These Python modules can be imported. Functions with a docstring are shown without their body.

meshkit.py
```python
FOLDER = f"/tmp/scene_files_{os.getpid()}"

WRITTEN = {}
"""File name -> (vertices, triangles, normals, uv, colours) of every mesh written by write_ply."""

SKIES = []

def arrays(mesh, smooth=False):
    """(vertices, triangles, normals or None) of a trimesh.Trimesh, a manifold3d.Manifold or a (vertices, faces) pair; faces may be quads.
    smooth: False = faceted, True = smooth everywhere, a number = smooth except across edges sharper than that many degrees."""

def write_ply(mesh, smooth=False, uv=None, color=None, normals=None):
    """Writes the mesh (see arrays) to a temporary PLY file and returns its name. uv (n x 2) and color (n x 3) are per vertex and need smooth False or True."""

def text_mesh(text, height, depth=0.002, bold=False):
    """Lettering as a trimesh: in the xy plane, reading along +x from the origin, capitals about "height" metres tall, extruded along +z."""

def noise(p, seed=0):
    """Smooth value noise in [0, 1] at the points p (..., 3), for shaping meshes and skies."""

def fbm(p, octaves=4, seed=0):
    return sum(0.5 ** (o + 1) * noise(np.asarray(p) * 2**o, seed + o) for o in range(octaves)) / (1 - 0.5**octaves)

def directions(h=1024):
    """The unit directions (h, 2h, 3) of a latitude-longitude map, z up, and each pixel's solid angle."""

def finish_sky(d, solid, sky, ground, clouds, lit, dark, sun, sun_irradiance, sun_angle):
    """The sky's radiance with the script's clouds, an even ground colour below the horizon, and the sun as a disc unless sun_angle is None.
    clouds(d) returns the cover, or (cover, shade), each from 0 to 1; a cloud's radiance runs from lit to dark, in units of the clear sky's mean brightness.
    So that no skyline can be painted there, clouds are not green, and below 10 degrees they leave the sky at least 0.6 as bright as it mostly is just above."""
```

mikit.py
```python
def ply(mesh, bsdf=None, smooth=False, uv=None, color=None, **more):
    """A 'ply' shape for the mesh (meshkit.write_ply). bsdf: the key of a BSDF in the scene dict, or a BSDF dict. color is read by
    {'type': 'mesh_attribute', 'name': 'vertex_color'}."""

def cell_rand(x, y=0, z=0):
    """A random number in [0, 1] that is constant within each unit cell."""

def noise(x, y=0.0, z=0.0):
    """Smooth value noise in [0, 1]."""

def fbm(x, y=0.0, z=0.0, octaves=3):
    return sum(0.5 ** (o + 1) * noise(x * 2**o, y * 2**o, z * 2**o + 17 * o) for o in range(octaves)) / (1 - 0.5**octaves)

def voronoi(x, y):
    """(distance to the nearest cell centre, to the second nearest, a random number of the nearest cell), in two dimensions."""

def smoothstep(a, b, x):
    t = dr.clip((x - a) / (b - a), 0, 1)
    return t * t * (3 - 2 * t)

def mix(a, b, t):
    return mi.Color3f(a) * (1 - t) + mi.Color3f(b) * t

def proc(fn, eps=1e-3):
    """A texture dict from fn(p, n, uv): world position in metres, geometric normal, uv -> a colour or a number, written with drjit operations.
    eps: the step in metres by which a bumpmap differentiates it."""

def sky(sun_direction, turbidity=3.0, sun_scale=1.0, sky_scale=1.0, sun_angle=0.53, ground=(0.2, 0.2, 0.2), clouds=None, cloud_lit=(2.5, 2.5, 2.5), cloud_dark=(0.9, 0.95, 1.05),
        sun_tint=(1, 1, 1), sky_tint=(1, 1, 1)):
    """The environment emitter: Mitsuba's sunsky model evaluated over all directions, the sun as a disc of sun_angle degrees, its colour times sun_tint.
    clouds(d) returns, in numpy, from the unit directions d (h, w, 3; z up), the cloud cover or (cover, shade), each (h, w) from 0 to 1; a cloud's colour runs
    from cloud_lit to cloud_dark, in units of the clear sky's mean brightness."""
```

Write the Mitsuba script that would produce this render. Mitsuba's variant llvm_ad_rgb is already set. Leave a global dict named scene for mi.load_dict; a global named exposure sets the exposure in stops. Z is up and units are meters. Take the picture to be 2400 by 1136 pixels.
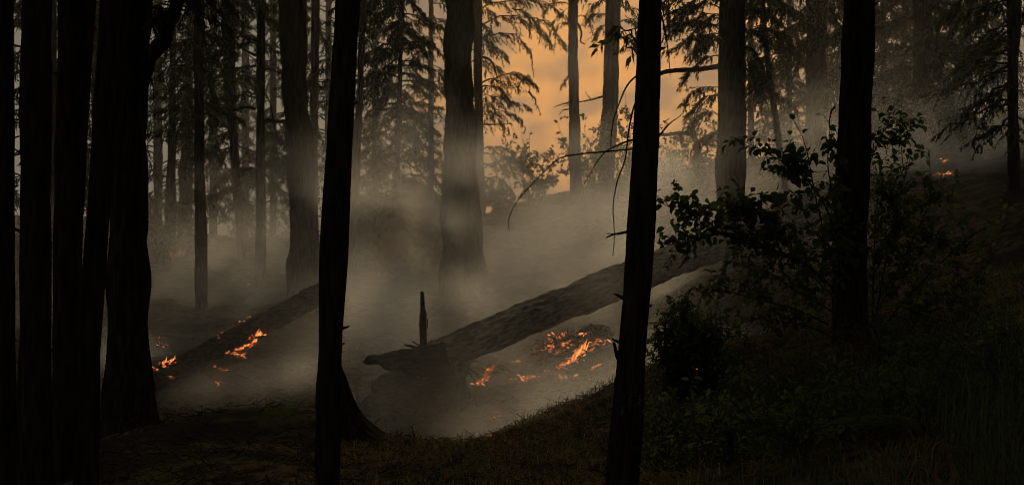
import math, random
import numpy as np, trimesh, mitsuba as mi, mikit, meshkit
from scipy.interpolate import RBFInterpolator, RegularGridInterpolator, PchipInterpolator
T = mi.ScalarTransform4f
scene, labels = {}, {}

# ------------------------------------------------------------------ camera, light, exposure
F = 3693.0                      # focal length in the photograph's pixels (2400 wide)
HFOV = 2 * math.degrees(math.atan(1200 / F))
scene['camera'] = {'type': 'perspective', 'fov': HFOV, 'fov_axis': 'x', 'near_clip': 0.05, 'far_clip': 600.0,
                   'to_world': T().look_at(origin=[0, 0, 0], target=[0, 1, 0], up=[0, 0, 1]),
                   'medium': {'type': 'ref', 'id': 'smoke_medium'}}
exposure = 1.3
SUN = (0.10, 1.0, 0.56)


def clouds(d):
    """A smoke-filled sky: one warm glow round the hidden sun, dim grey smoke everywhere else."""
    az, el = np.arctan2(d[..., 0], d[..., 1]), np.arcsin(np.clip(d[..., 2], -1, 1))
    a, e = np.degrees(az) - 2.6, np.degrees(el) - 4.5
    core = np.exp(-(a / np.where(a < 0, 6.0, 10.5)) ** 2 - (e / 13.0) ** 2)
    halo = np.exp(-(a / 40.0) ** 2 - (np.maximum(e, 0) / 38.0) ** 2)
    q = d * np.array([34.0, 34.0, 44.0])
    warp = meshkit.fbm(q * 0.7, 3, 5)[..., None] * 2.2
    n = meshkit.fbm(q + warp, 5, 2)
    wisp = np.clip(0.82 + 3.2 * (n - 0.5), 0.45, 1.25)
    return np.ones(az.shape), 1 - np.clip((0.95 * core + 0.02 * halo) * wisp, 0, 1)


scene['sky'] = mikit.sky(SUN, turbidity=3, sun_scale=0.40, sun_angle=3.0, sun_tint=(0.86, 0.80, 0.69), sky_scale=0.9, ground=(0.03, 0.03, 0.03), clouds=clouds,
                         cloud_lit=(5.3, 2.38, 0.70), cloud_dark=(1.0, 0.92, 0.70))

# ------------------------------------------------------------------ helpers


def px(u, v, d):
    """The point at distance d (metres along y) that the photograph shows at pixel (u, v)."""
    return np.array([(u - 1200) / F * d, d, (568 - v) / F * d])


USED = set()
ORD = ('first', 'second', 'third', 'fourth', 'fifth', 'sixth', 'seventh', 'eighth', 'ninth', 'tenth', 'eleventh', 'twelfth')


def key_for(base):
    k, i = base, 0
    while k in USED:
        i += 1
        k = f'{base}_{i:03d}'
    USED.add(k)
    return k


def thing(name, label, cat, group=None):
    k = key_for(name)
    labels[k] = {'label': label, 'category': cat}
    if group:
        labels[k]['group'] = group
    return k


def add(name, mesh, bsdf, parent=None, smooth=False, kind=None, label=None, **more):
    k = key_for(parent + '__' + name if parent else name)
    scene[k] = mikit.ply(mesh, bsdf, smooth=smooth, **more)
    if kind or label:
        labels[k] = {**({'label': label} if label else {}), **({'kind': kind} if kind else {})}
    return k


def unit(a):
    return a / (np.linalg.norm(a, axis=-1, keepdims=True) + 1e-12)


def resample(p, step):
    p = np.asarray(p, float)
    t = np.r_[0, np.cumsum(np.linalg.norm(np.diff(p[:, :3], axis=0), axis=1))]
    n = max(3, int(t[-1] / step) + 1)
    return PchipInterpolator(t, p, axis=0)(np.linspace(0, t[-1], n))


def tube(points, radii, sides=8, bump=None, caps=True):
    """(vertices, faces) of a tube with parallel-transported rings; bump(angle, s, r) adds to the radius."""
    p, r = np.asarray(points, float), np.broadcast_to(np.asarray(radii, float), (len(points),))
    t = unit(np.gradient(p, axis=0))
    a = np.cross(t[0], [0, 1, 0] if abs(t[0][1]) < 0.8 else [1, 0, 0])
    A = np.empty_like(p)
    for i in range(len(p)):
        a = a - t[i] * (a @ t[i])
        a = a / np.linalg.norm(a)
        A[i] = a
    Bn = np.cross(t, A)
    ang = np.arange(sides) * 2 * np.pi / sides
    s = np.r_[0, np.cumsum(np.linalg.norm(np.diff(p, axis=0), axis=1))]
    R = np.repeat(r[:, None], sides, 1)
    if bump is not None:
        R = R + bump(ang[None, :] + 0 * R, s[:, None] + 0 * R, R)
    v = p[:, None] + R[..., None] * (np.cos(ang)[None, :, None] * A[:, None] + np.sin(ang)[None, :, None] * Bn[:, None])
    i, j = np.meshgrid(np.arange(len(p) - 1), np.arange(sides), indexing='ij')
    a0, a1 = i * sides + j, i * sides + (j + 1) % sides
    f = np.concatenate([np.stack([a0, a1, a1 + sides], -1).reshape(-1, 3), np.stack([a0, a1 + sides, a0 + sides], -1).reshape(-1, 3)])
    v = v.reshape(-1, 3)
    if caps:
        n = len(v)
        v = np.vstack([v, p[:1], p[-1:]])
        j = np.arange(sides)
        f = np.vstack([f, np.stack([n + 0 * j, (j + 1) % sides, j], 1), np.stack([n + 1 + 0 * j, (len(p) - 1) * sides + j, (len(p) - 1) * sides + (j + 1) % sides], 1)])
    return v, f


def join(parts):
    vs, fs, n = [], [], 0
    for v, f in parts:
        vs.append(v)
        fs.append(np.asarray(f) + n)
        n += len(v)
    return np.vstack(vs), np.vstack(fs)


def bark(seed, amp, furrow=4.5, stretch=1.1):
    def fn(a, s, r):
        q = np.stack([np.cos(a) * furrow + seed * 7.3, np.sin(a) * furrow, s * stretch], -1)
        n = meshkit.noise(q, seed)
        fine = meshkit.noise(q * np.array([2.3, 2.3, 3.5]), seed + 1)
        lump = meshkit.noise(np.stack([np.cos(a) * 1.1 + seed, np.sin(a) * 1.1, s * 0.9], -1), seed + 2)
        return amp * (np.abs(2 * n - 1) * 1.3 - 0.6 + 0.5 * (fine - 0.5) + 1.1 * (lump - 0.5))
    return fn


# ------------------------------------------------------------------ materials (each once)
def m_bark(p, n, uv):
    a = mikit.fbm(p.x * 38, p.y * 38, p.z * 5, 3)
    b = mikit.fbm(p.x * 1.7, p.y * 1.7, p.z * 0.9, 3)
    c = mikit.mix((0.016, 0.0135, 0.011), (0.048, 0.039, 0.030), mikit.smoothstep(0.25, 0.75, a))
    return c * (0.65 + 0.7 * b)


def m_char(p, n, uv):
    a = mikit.fbm(p.x * 14, p.y * 14, p.z * 30, 3)
    b = mikit.fbm(p.x * 1.3, p.y * 1.3, p.z * 1.3, 3)
    c = mikit.mix((0.016, 0.015, 0.014), (0.056, 0.048, 0.040), mikit.smoothstep(0.3, 0.75, a))
    return mikit.mix(c, (0.08, 0.075, 0.068), mikit.smoothstep(0.55, 0.75, b) * 0.4)


def m_log(p, n, uv):
    along, up, across = p.x * 0.64 + p.y * 0.64 + p.z * 0.40, p.z * 0.9 - p.x * 0.35, p.y * 0.75 - p.x * 0.65
    a = mikit.fbm(along * 7, up * 24, across * 24, 4)
    b = mikit.fbm(along * 1.6, up * 2.4, across * 2.4, 3)
    c = mikit.mix((0.040, 0.037, 0.032), (0.20, 0.185, 0.155), mikit.smoothstep(0.30, 0.70, a))
    return mikit.mix(c, (0.022, 0.021, 0.019), mikit.smoothstep(0.5, 0.62, b) * 0.55)


def m_soil(p, n, uv):
    a = mikit.fbm(p.x * 9, p.y * 9, p.z * 9, 4)
    b = mikit.fbm(p.x * 0.8, p.y * 0.8, p.z * 0.8, 3)
    c = mikit.mix((0.018, 0.015, 0.012), (0.062, 0.048, 0.034), mikit.smoothstep(0.3, 0.7, a))
    c = mikit.mix(c, (0.022, 0.020, 0.018), mikit.smoothstep(0.45, 0.62, b))
    return mikit.mix(c, (0.035, 0.042, 0.018), mikit.smoothstep(0.60, 0.75, mikit.fbm(p.x * 2.3, p.y * 2.3, 3.1, 3)))


def m_rock(p, n, uv):
    a = mikit.fbm(p.x * 6, p.y * 6, p.z * 6, 4)
    b = mikit.fbm(p.x * 1.4, p.y * 1.4, p.z * 1.4, 3)
    c = mikit.mix((0.03, 0.026, 0.022), (0.12, 0.09, 0.065), mikit.smoothstep(0.3, 0.7, a))
    return mikit.mix(c, (0.17, 0.080, 0.048), mikit.smoothstep(0.45, 0.62, b) * 0.8)


def two(d):
    return {'type': 'twosided', 'bsdf': d}


def leaf_bsdf(col, trans, rough=0.5):
    return {'type': 'principledthin', 'base_color': mikit.proc(lambda p, n, uv: mikit.mix([c * 0.55 for c in col], [c * 1.4 for c in col], mikit.fbm(p.x * 5, p.y * 5, p.z * 5, 2))),
            'roughness': rough, 'diff_trans': trans, 'eta': 1.4}


scene['mat_bark'] = two({'type': 'diffuse', 'reflectance': mikit.proc(m_bark)})
scene['mat_char'] = two({'type': 'diffuse', 'reflectance': mikit.proc(m_char)})
scene['mat_log'] = two({'type': 'diffuse', 'reflectance': mikit.proc(m_log)})
scene['mat_soil'] = two({'type': 'diffuse', 'reflectance': mikit.proc(m_soil)})
scene['mat_rock'] = two({'type': 'diffuse', 'reflectance': mikit.proc(m_rock)})
scene['mat_needle'] = leaf_bsdf((0.050, 0.055, 0.026), 0.6, 0.6)
scene['mat_leaf'] = leaf_bsdf((0.065, 0.085, 0.040), 0.7, 0.40)
scene['mat_dry'] = leaf_bsdf((0.16, 0.115, 0.06), 0.5, 0.7)
scene['mat_twig'] = two({'type': 'diffuse', 'reflectance': {'type': 'rgb', 'value': [0.045, 0.035, 0.027]}})
scene['mat_ash'] = two({'type': 'diffuse', 'reflectance': {'type': 'rgb', 'value': [0.03, 0.028, 0.026]}})

# ------------------------------------------------------------------ terrain
GROUND_PX = [
    (600, 1136, 11), (1000, 1110, 12.5), (1200, 1045, 14.5), (1480, 885, 17), (1300, 1010, 15.5), (1480, 1136, 10), (1750, 960, 12.5), (2000, 830, 13),
    (2300, 760, 14), (2390, 1000, 8), (1900, 1110, 8.5), (300, 1010, 19), (815, 955, 15.4), (862, 1004, 15.2), (905, 1042, 15.0), (100, 1060, 15), (600, 990, 19), (830, 1060, 16),
    (550, 885, 26), (360, 890, 26), (720, 842, 28), (640, 858, 27), (800, 800, 29.5), (400, 740, 34), (600, 690, 37), (400, 610, 46), (700, 645, 38), (760, 600, 45),
    (880, 1000, 21), (1000, 985, 23), (1200, 915, 25.5), (1340, 865, 26.5), (1460, 830, 27),
    (1090, 680, 36), (950, 645, 43), (1250, 640, 42), (1400, 560, 47),
    (850, 560, 56), (1000, 530, 60), (1140, 512, 62), (1230, 475, 62), (1330, 450, 63), (1420, 425, 67), (1600, 412, 60), (1700, 415, 52),
    (1900, 400, 42), (1900, 520, 31), (2100, 400, 37), (2200, 320, 46), (2400, 280, 47), (2300, 400, 34), (2390, 540, 22), (2100, 600, 24), (1800, 625, 28), (1640, 740, 25),
    (200, 600, 55), (0, 640, 45), (500, 555, 70), (200, 530, 85),
]
GROUND_XYZ = [(0, 20, -2.78), (-1.3, 20, -2.95), (1.0, 21.5, -2.66), (-2.2, 21, -2.9), (1.6, 23.5, -2.35), (0, 0, -1.6), (0, 84, -1.5), (9, 88, -0.5), (0, 128, -4.2), (-30, 120, 1.0), (35, 112, 8), (-58, 60, 1), (58, 60, 10), (58, 15, 8),
              (-58, 15, -2.6), (58, -24, 6), (-58, -24, -3), (0, -24, -2.0), (-6, 8, -2.0), (5, 4, -1.3), (58, 128, 9), (-58, 128, 1)]
G = np.array([px(*g) for g in GROUND_PX] + GROUND_XYZ, float)
_rbf = RBFInterpolator(G[:, :2], G[:, 2], kernel='thin_plate_spline', smoothing=0.08)
_gx, _gy = np.linspace(-60, 60, 121), np.linspace(-25, 130, 156)
_gz = _rbf(np.stack(np.meshgrid(_gx, _gy, indexing='ij'), -1).reshape(-1, 2)).reshape(121, 156)
_gi = RegularGridInterpolator((_gx, _gy), np.clip(_gz, -4.4, 14), method='cubic')


def ground(x, y, detail=True):
    x, y = np.broadcast_arrays(np.asarray(x, float), np.asarray(y, float))
    z = _gi(np.stack([np.clip(x, -60, 60), np.clip(y, -25, 130)], -1).reshape(-1, 2)).reshape(x.shape)
    if detail:
        q = np.stack([x, y, 0 * x], -1)
        z = z + 0.34 * (meshkit.fbm(q / 2.1, 3, 11) - 0.5) + 0.16 * (meshkit.fbm(q / 0.42, 3, 12) - 0.5)
    return z


def warp_axis(lo, hi, c, w, n):
    a, b = np.arcsinh((lo - c) / w), np.arcsinh((hi - c) / w)
    return c + w * np.sinh(np.linspace(a, b, n))


xs, ys = warp_axis(-46, 46, 2, 9, 400), warp_axis(-22, 106, 17, 9, 450)
X, Y = np.meshgrid(xs, ys, indexing='ij')
Z = ground(X, Y)
i, j = np.meshgrid(np.arange(len(xs) - 1), np.arange(len(ys) - 1), indexing='ij')
q = i * len(ys) + j
quads = np.stack([q, q + len(ys), q + len(ys) + 1, q + 1], -1).reshape(-1, 4)
add('forest_ground', (np.stack([X, Y, Z], -1).reshape(-1, 3), quads), 'mat_soil', smooth=True, kind='structure', label='dark burnt forest floor sloping up to the right')

# ------------------------------------------------------------------ trunks


def trunk_path(rows, d, top, step):
    """Resampled (x, y, z, r) of a trunk whose left and right edges are given at rows (left, right, v), from the ground up to z = top."""
    P = []
    for l, r, v in sorted(rows, key=lambda q: -q[2]):
        P.append([*px((l + r) / 2, v, d), (r - l) / 2 * d / F])
    P = np.array(P)
    g = float(ground(P[0, 0], d)) - 0.35
    if P[0, 2] > g + 0.05:
        k = P[0].copy()
        k[0] += (P[0, 0] - P[1, 0]) / max(P[0, 2] - P[1, 2], -1e9) * (g - P[0, 2]) if P[1, 2] != P[0, 2] else 0
        k[2] = g
        P = np.vstack([k, P])
    a, b = P[0 if len(P) < 3 else -3], P[-1]
    slope = (b[0] - a[0]) / (b[2] - a[2])
    h = top - b[2]
    P = np.vstack([P, [b[0] + slope * h * 0.35, d, b[2] + h * 0.35, b[3] * 0.80], [b[0] + slope * h * 0.8, d, top, b[3] * 0.22]])
    t = PchipInterpolator(P[:, 2], P, axis=0)
    lo, hi = P[0, 2], P[-1, 2]
    cut = min(hi, 568 / F * d + 1.0)
    z = np.r_[np.arange(lo, cut, step), np.arange(cut, hi, 0.5), hi]
    return t(z)


class Tree:
    def __init__(self, name, label, cat, d, rows, top, group=None, amp=None, sides=40, step=0.07, mat='mat_bark', seed=None):
        self.key, self.d = thing(name, label, cat, group), d
        self.path = trunk_path(rows, d, top, step)
        self.seed = len(USED) if seed is None else seed
        r = self.path[:, 3].max()
        add('trunk', tube(self.path[:, :3], self.path[:, 3], sides, bark(self.seed, amp or 0.16 * r, 3.0 + 5 * min(r, 0.5), 1.0)), mat, self.key, smooth=50)
        self.rng = np.random.default_rng(self.seed + 100)

    def at(self, z):
        k = np.interp(z, self.path[:, 2], np.arange(len(self.path)))
        return np.array([np.interp(k, np.arange(len(self.path)), self.path[:, c]) for c in range(4)])


class Leaves:
    """Collects narrow needles/leaflets and twigs, built as one crown mesh."""

    def __init__(self, rng):
        self.rng, self.items, self.tubes = rng, [], []

    def spray(self, A, E, arch=0.3, twigs=14, twig_len=0.6, leaves=10, ll=0.2, lw=0.035, hang=0.6, r0=0.03, start=0.15):
        rng = self.rng
        A, E = np.asarray(A, float), np.asarray(E, float)
        t = np.linspace(0, 1, 9)
        L = np.linalg.norm(E - A)
        mid = A + (E - A) * t[:, None]
        wob = (rng.random((9, 3)) - 0.5) * 0.10 * L * (t * (1 - t) * 4)[:, None]
        mid = mid + wob
        mid[:, 2] += arch * 4 * t * (1 - t)
        self.tubes.append(tube(mid, np.linspace(r0, r0 * 0.18, 9), 5, caps=False))
        k = np.clip(start + (1.02 - start) * (np.arange(twigs) + rng.random(twigs)) / twigs, 0, 1)
        B = np.stack([np.interp(k, t, mid[:, c]) for c in range(3)], -1)
        tan = unit(np.stack([np.interp(k, t, np.gradient(mid[:, c])) for c in range(3)], -1))
        side = unit(np.cross(tan, [0, 0, 1.0])) * np.where(rng.random(twigs) < 0.5, 1, -1)[:, None]
        D = unit(tan * 0.75 + side * (0.1 + 1.2 * rng.random((twigs, 1))) + np.array([0, 0, -1.0]) * hang * rng.random((twigs, 1)) + (rng.random((twigs, 3)) - 0.5) * 0.9)
        ln = twig_len * (1.15 - 0.65 * k) * (0.3 + 1.3 * rng.random(twigs) ** 1.3)
        s = (np.arange(leaves) + 0.3 + rng.random((twigs, leaves)) * 0.7) / leaves
        p = B[:, None] + D[:, None] * (s * ln[:, None])[..., None]
        p[..., 2] -= hang * 0.45 * ln[:, None] * s ** 2
        for i in range(0, twigs):
            self.tubes.append(tube(np.array([B[i], B[i] + D[i] * ln[i] * 0.5 + [0, 0, -hang * 0.11 * ln[i]], B[i] + D[i] * ln[i] + [0, 0, -hang * 0.45 * ln[i]]]), [r0 * 0.3, r0 * 0.22, r0 * 0.1], 3, caps=False))
        ld = unit(D[:, None] * 0.55 + np.array([0, 0, -1.0]) * hang * (0.4 + rng.random((twigs, leaves, 1))) + (rng.random((twigs, leaves, 3)) - 0.5) * 1.1)
        n = twigs * leaves
        self.items.append((p.reshape(n, 3), ld.reshape(n, 3), ll * (0.55 + 0.8 * rng.random(n)), lw * (0.6 + 0.8 * rng.random(n))))

    def mesh(self):
        if not self.items:
            return join(self.tubes), 0
        p, d, l, w = (np.concatenate([it[c] for it in self.items]) for c in range(4))
        s = unit(np.cross(d, self.rng.standard_normal(d.shape)))
        v = np.stack([p, p + d * (l * 0.4)[:, None] + s * w[:, None] * 0.5, p + d * l[:, None], p + d * (l * 0.4)[:, None] - s * w[:, None] * 0.5], 1).reshape(-1, 3)
        q = np.arange(len(p))[:, None] * 4
        return (v, np.hstack([q, q + 1, q + 2, q + 3]))

    def build(self, parent, name='crown', mat='mat_needle', branches=True):
        if self.items:
            add(name, self.mesh(), mat, parent)
        if branches and self.tubes:
            add('branches' if self.items else name, join(self.tubes), 'mat_twig', parent, smooth=True, kind='stuff' if self.items else None)


def conifer(tree, z0, z1, n, L, twigs=12, leaves=9, ll=0.2, lw=0.035, twig_len=0.55, droop=0.45, hang=0.7, az=None, leaves_obj=None, Ltop=None):
    """Whorls of drooping branches round the trunk between heights z0 and z1."""
    rng = tree.rng
    S = leaves_obj or Leaves(rng)
    for i in range(n):
        z = z0 + (z1 - z0) * (i + rng.random()) / n
        x, y, zz, r = tree.at(z)
        a = rng.random() * 2 * np.pi if az is None else math.radians(az[0] + (az[1] - az[0]) * rng.random())
        f = (z - z0) / max(z1 - z0, 1e-6)
        ln = (L * (1 - f) + (Ltop if Ltop is not None else L) * f) * (0.55 + 0.6 * rng.random())
        out = np.array([math.cos(a), math.sin(a), 0])
        A = np.array([x, y, z]) + out * r * 0.7
        E = A + out * ln + [0, 0, -droop * ln * (0.5 + rng.random())]
        S.spray(A, E, arch=rng.uniform(-0.05, 0.24) * ln, twigs=twigs, twig_len=twig_len * ln / 1.8, leaves=leaves, ll=ll, lw=lw, hang=hang, r0=0.012 + 0.011 * ln)
    return S

# ------------------------------------------------------------------ trees: the near black trunks
near = []
near.append(Tree('forest_tree', 'leftmost thick black tree at the left edge', 'tree', 11, [(-14, 30, 0), (-12, 34, 568), (-16, 40, 1136)], 17))
near.append(Tree('forest_tree', 'straight black tree second from the left edge, its bark barely visible', 'tree', 10.5, [(50, 121, 0), (47, 117, 568), (42, 120, 1136)], 18))
near.append(Tree('forest_tree', 'dark brown furrowed tree third from the left edge', 'tree', 12, [(136, 220, 0), (132, 206, 300), (124, 193, 568), (118, 180, 1136)], 19))
near.append(Tree('forest_tree', 'black leaning tree crossing in front of the broad forked trunk', 'tree', 10.8, [(237, 303, 0), (222, 290, 250), (197, 250, 568), (186, 240, 760), (172, 233, 1136)], 18))
fork = Tree('forked_tree', 'broad black tree with a slanting limb rising to the right', 'tree', 16, [(268, 352, 0), (262, 346, 300), (257, 345, 568), (250, 349, 800), (236, 366, 950), (222, 385, 1060)], 20)
near.append(fork)
mid5 = Tree('forest_tree', 'tall black leaning tree left of centre standing before the smoke', 'tree', 10.4, [(786, 845, 0), (767, 829, 300), (755, 812, 568), (745, 803, 850), (736, 798, 1136)], 17, step=0.05, sides=56)
near.append(mid5)
mid6 = Tree('forest_tree', 'tall black tree right of centre with bare curved dead branches', 'tree', 9.3, [(1496, 1553, 0), (1484, 1545, 300), (1468, 1532, 568), (1452, 1517, 800), (1416, 1500, 1136)], 18, step=0.05, sides=56)
near.append(mid6)
mid7 = Tree('forest_tree', 'tall furrowed dark tree rising out of the leafy shrub at right', 'tree', 14.6, [(1977, 2051, 0), (1967, 2043, 300), (1954, 2035, 568), (1946, 2036, 780), (1935, 2045, 900)], 18, step=0.05, sides=56)
near.append(mid7)

# ------------------------------------------------------------------ trees: the middle distance, fading in the smoke
m1 = Tree('forest_tree', 'broad smoke grey tree leaning left, left of the tall leaning black tree', 'tree', 36, [(655, 718, 0), (661, 722, 200), (673, 736, 400), (680, 746, 568), (672, 752, 630)], 22)
m2 = Tree('forest_tree', 'broadest grey tree at the centre with its flared base lost in smoke', 'tree', 34, [(1041, 1108, 0), (1040, 1113, 250), (1036, 1122, 430), (1034, 1132, 568), (1028, 1142, 670)], 22)
m2b = Tree('forest_tree', 'slim brown tree half hidden behind the broad central grey tree', 'tree', 56, [(1107, 1130, 0), (1111, 1131, 250), (1113, 1138, 490)], 21)
m3 = Tree('forest_tree', 'slim straight grey tree against the orange glow', 'tree', 56, [(1331, 1354, 0), (1333, 1357, 250), (1335, 1365, 440)], 22)
m4 = Tree('forest_tree', 'faint orange brown tree deepest in the glowing smoke', 'tree', 66, [(1420, 1456, 0), (1411, 1448, 220), (1400, 1440, 400)], 23)
m5 = Tree('forest_tree', 'dark straight tree ending in smoke at the left', 'tree', 35, [(454, 476, 0), (455, 478, 250), (457, 485, 600)], 20)
m6 = Tree('forest_tree', 'narrow straight grey tree left of the broad leaning grey tree', 'tree', 38, [(602, 622, 0), (600, 622, 300), (598, 624, 610)], 20)
m7 = Tree('forest_tree', 'curving hazy tree between two straight narrow trees at the left', 'tree', 44, [(522, 552, 0), (524, 550, 200), (537, 558, 330), (552, 572, 540)], 20)
m8 = Tree('forest_tree', 'narrow brown tree close behind the broad leaning grey tree', 'tree', 50, [(730, 749, 0), (727, 746, 300), (726, 746, 560)], 20)
m9 = Tree('forest_tree', 'thin hazy brown tree right of the slanting black limb', 'tree', 50, [(399, 413, 0), (396, 412, 250), (384, 412, 540)], 20)
m10 = Tree('forest_tree', 'pale hazy leaning trunk left of the dark straight tree', 'tree', 62, [(438, 456, 40), (430, 452, 200), (416, 450, 540)], 22)
m11 = Tree('forest_tree', 'grey leaning tree just right of the tall leaning black tree', 'tree', 42, [(843, 860, 0), (836, 852, 200), (820, 843, 420), (812, 838, 560)], 20)
m12 = Tree('conifer', 'thin conifer with thick drooping sprays left of the broad central tree', 'tree', 46, [(937, 947, 0), (932, 943, 180), (920, 938, 420), (915, 936, 520)], 18)
r8 = Tree('forest_tree', 'large dark tree with a bare side limb right of the glow', 'tree', 32, [(1686, 1746, 0), (1682, 1745, 250), (1678, 1748, 420)], 20)
r9 = Tree('forest_tree', 'hazy grey tree left of the furrowed tree at right', 'tree', 46, [(1891, 1940, 0), (1890, 1938, 150), (1886, 1940, 320)], 20)
r10 = Tree('young_tree', 'thin leaning young tree between the large dark tree and the hazy grey tree', 'tree', 38, [(1781, 1792, 0), (1790, 1802, 120), (1813, 1828, 300)], 12, sides=20)
r11 = Tree('forest_tree', 'dim grey tree beside the dark hump at the upper right', 'tree', 38, [(2141, 2184, 0), (2140, 2182, 150), (2132, 2190, 330)], 20)
r12 = Tree('forest_tree', 'black tree at the right edge', 'tree', 26, [(2360, 2392, 0), (2362, 2386, 200), (2362, 2390, 380)], 19)

# ------------------------------------------------------------------ limbs, stubs and dead branches of the near trees


def branch(parent, pts, d, r0, r1=None, name='branch', mat='mat_bark', dd=None, sides=7, seed=3, label=None):
    """A bare branch through pixels (u, v) at distances d (one, or one per point)."""
    ds = np.broadcast_to(np.asarray(d, float), (len(pts),))
    p = np.array([px(u, v, k) for (u, v), k in zip(pts, ds)])
    p = resample(p, max(0.04, np.linalg.norm(np.diff(p, axis=0), axis=1).sum() / 26))
    w = meshkit.noise(p * 6.0, seed) - 0.5
    p[:, 0] += w * r0 * 0.8
    return add(name, tube(p, np.linspace(r0, r1 or r0 * 0.3, len(p)), sides, lambda a, s, r: r * 0.35 * (meshkit.noise(np.stack([np.cos(a) * 2, np.sin(a) * 2, s * 12], -1), seed) - 0.5)), mat, parent, smooth=60, label=label)


branch(fork.key, [(330, 200), (352, 140), (380, 95), (402, 45), (420, -10), (438, -90)], [16, 15.9, 15.8, 15.8, 15.7, 15.7], 0.085, 0.055, 'limb', sides=16)
branch(fork.key, [(376, 98), (358, 60), (352, 20), (340, -20)], 15.8, 0.018, 0.006)
branch(fork.key, [(346, 178), (357, 195), (361, 215), (360, 232)], 15.9, 0.012, 0.004)
branch(mid6.key, [(1492, 178), (1470, 200), (1450, 245), (1436, 290), (1431, 345)], [9.3000, 9.2311, 9.1622, 9.0933, 9.0933], 0.0062, 0.0022)
branch(mid6.key, [(1503, 220), (1486, 250), (1474, 300), (1466, 370), (1446, 430), (1437, 490), (1440, 550), (1436, 600)], [9.1622, 9.0244, 8.9556, 8.8867, 8.8178, 8.8178, 8.8178, 8.8178], 0.0062, 0.0022)
branch(mid6.key, [(1486, 328), (1460, 335), (1425, 352), (1400, 378), (1385, 405), (1369, 432)], [9.2311, 9.0933, 9.0244, 8.9556, 8.8867, 8.8867], 0.0064, 0.0022)
branch(mid6.key, [(1474, 542), (1450, 547), (1437, 549), (1420, 557)], 9.2311, 0.0096, 0.0041)
branch(mid6.key, [(1437, 549), (1428, 547), (1421, 549)], 9.2311, 0.0041, 0.0021)
branch(mid6.key, [(1540, 326), (1553, 308), (1575, 285), (1596, 270), (1606, 258)], [9.3000, 9.3689, 9.4378, 9.5067, 9.5067], 0.0062, 0.0020)
branch(mid6.key, [(1452, 845), (1446, 825), (1440, 803)], [9.2311, 9.1622, 9.1278], 0.0152, 0.0083, 'stub')
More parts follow.
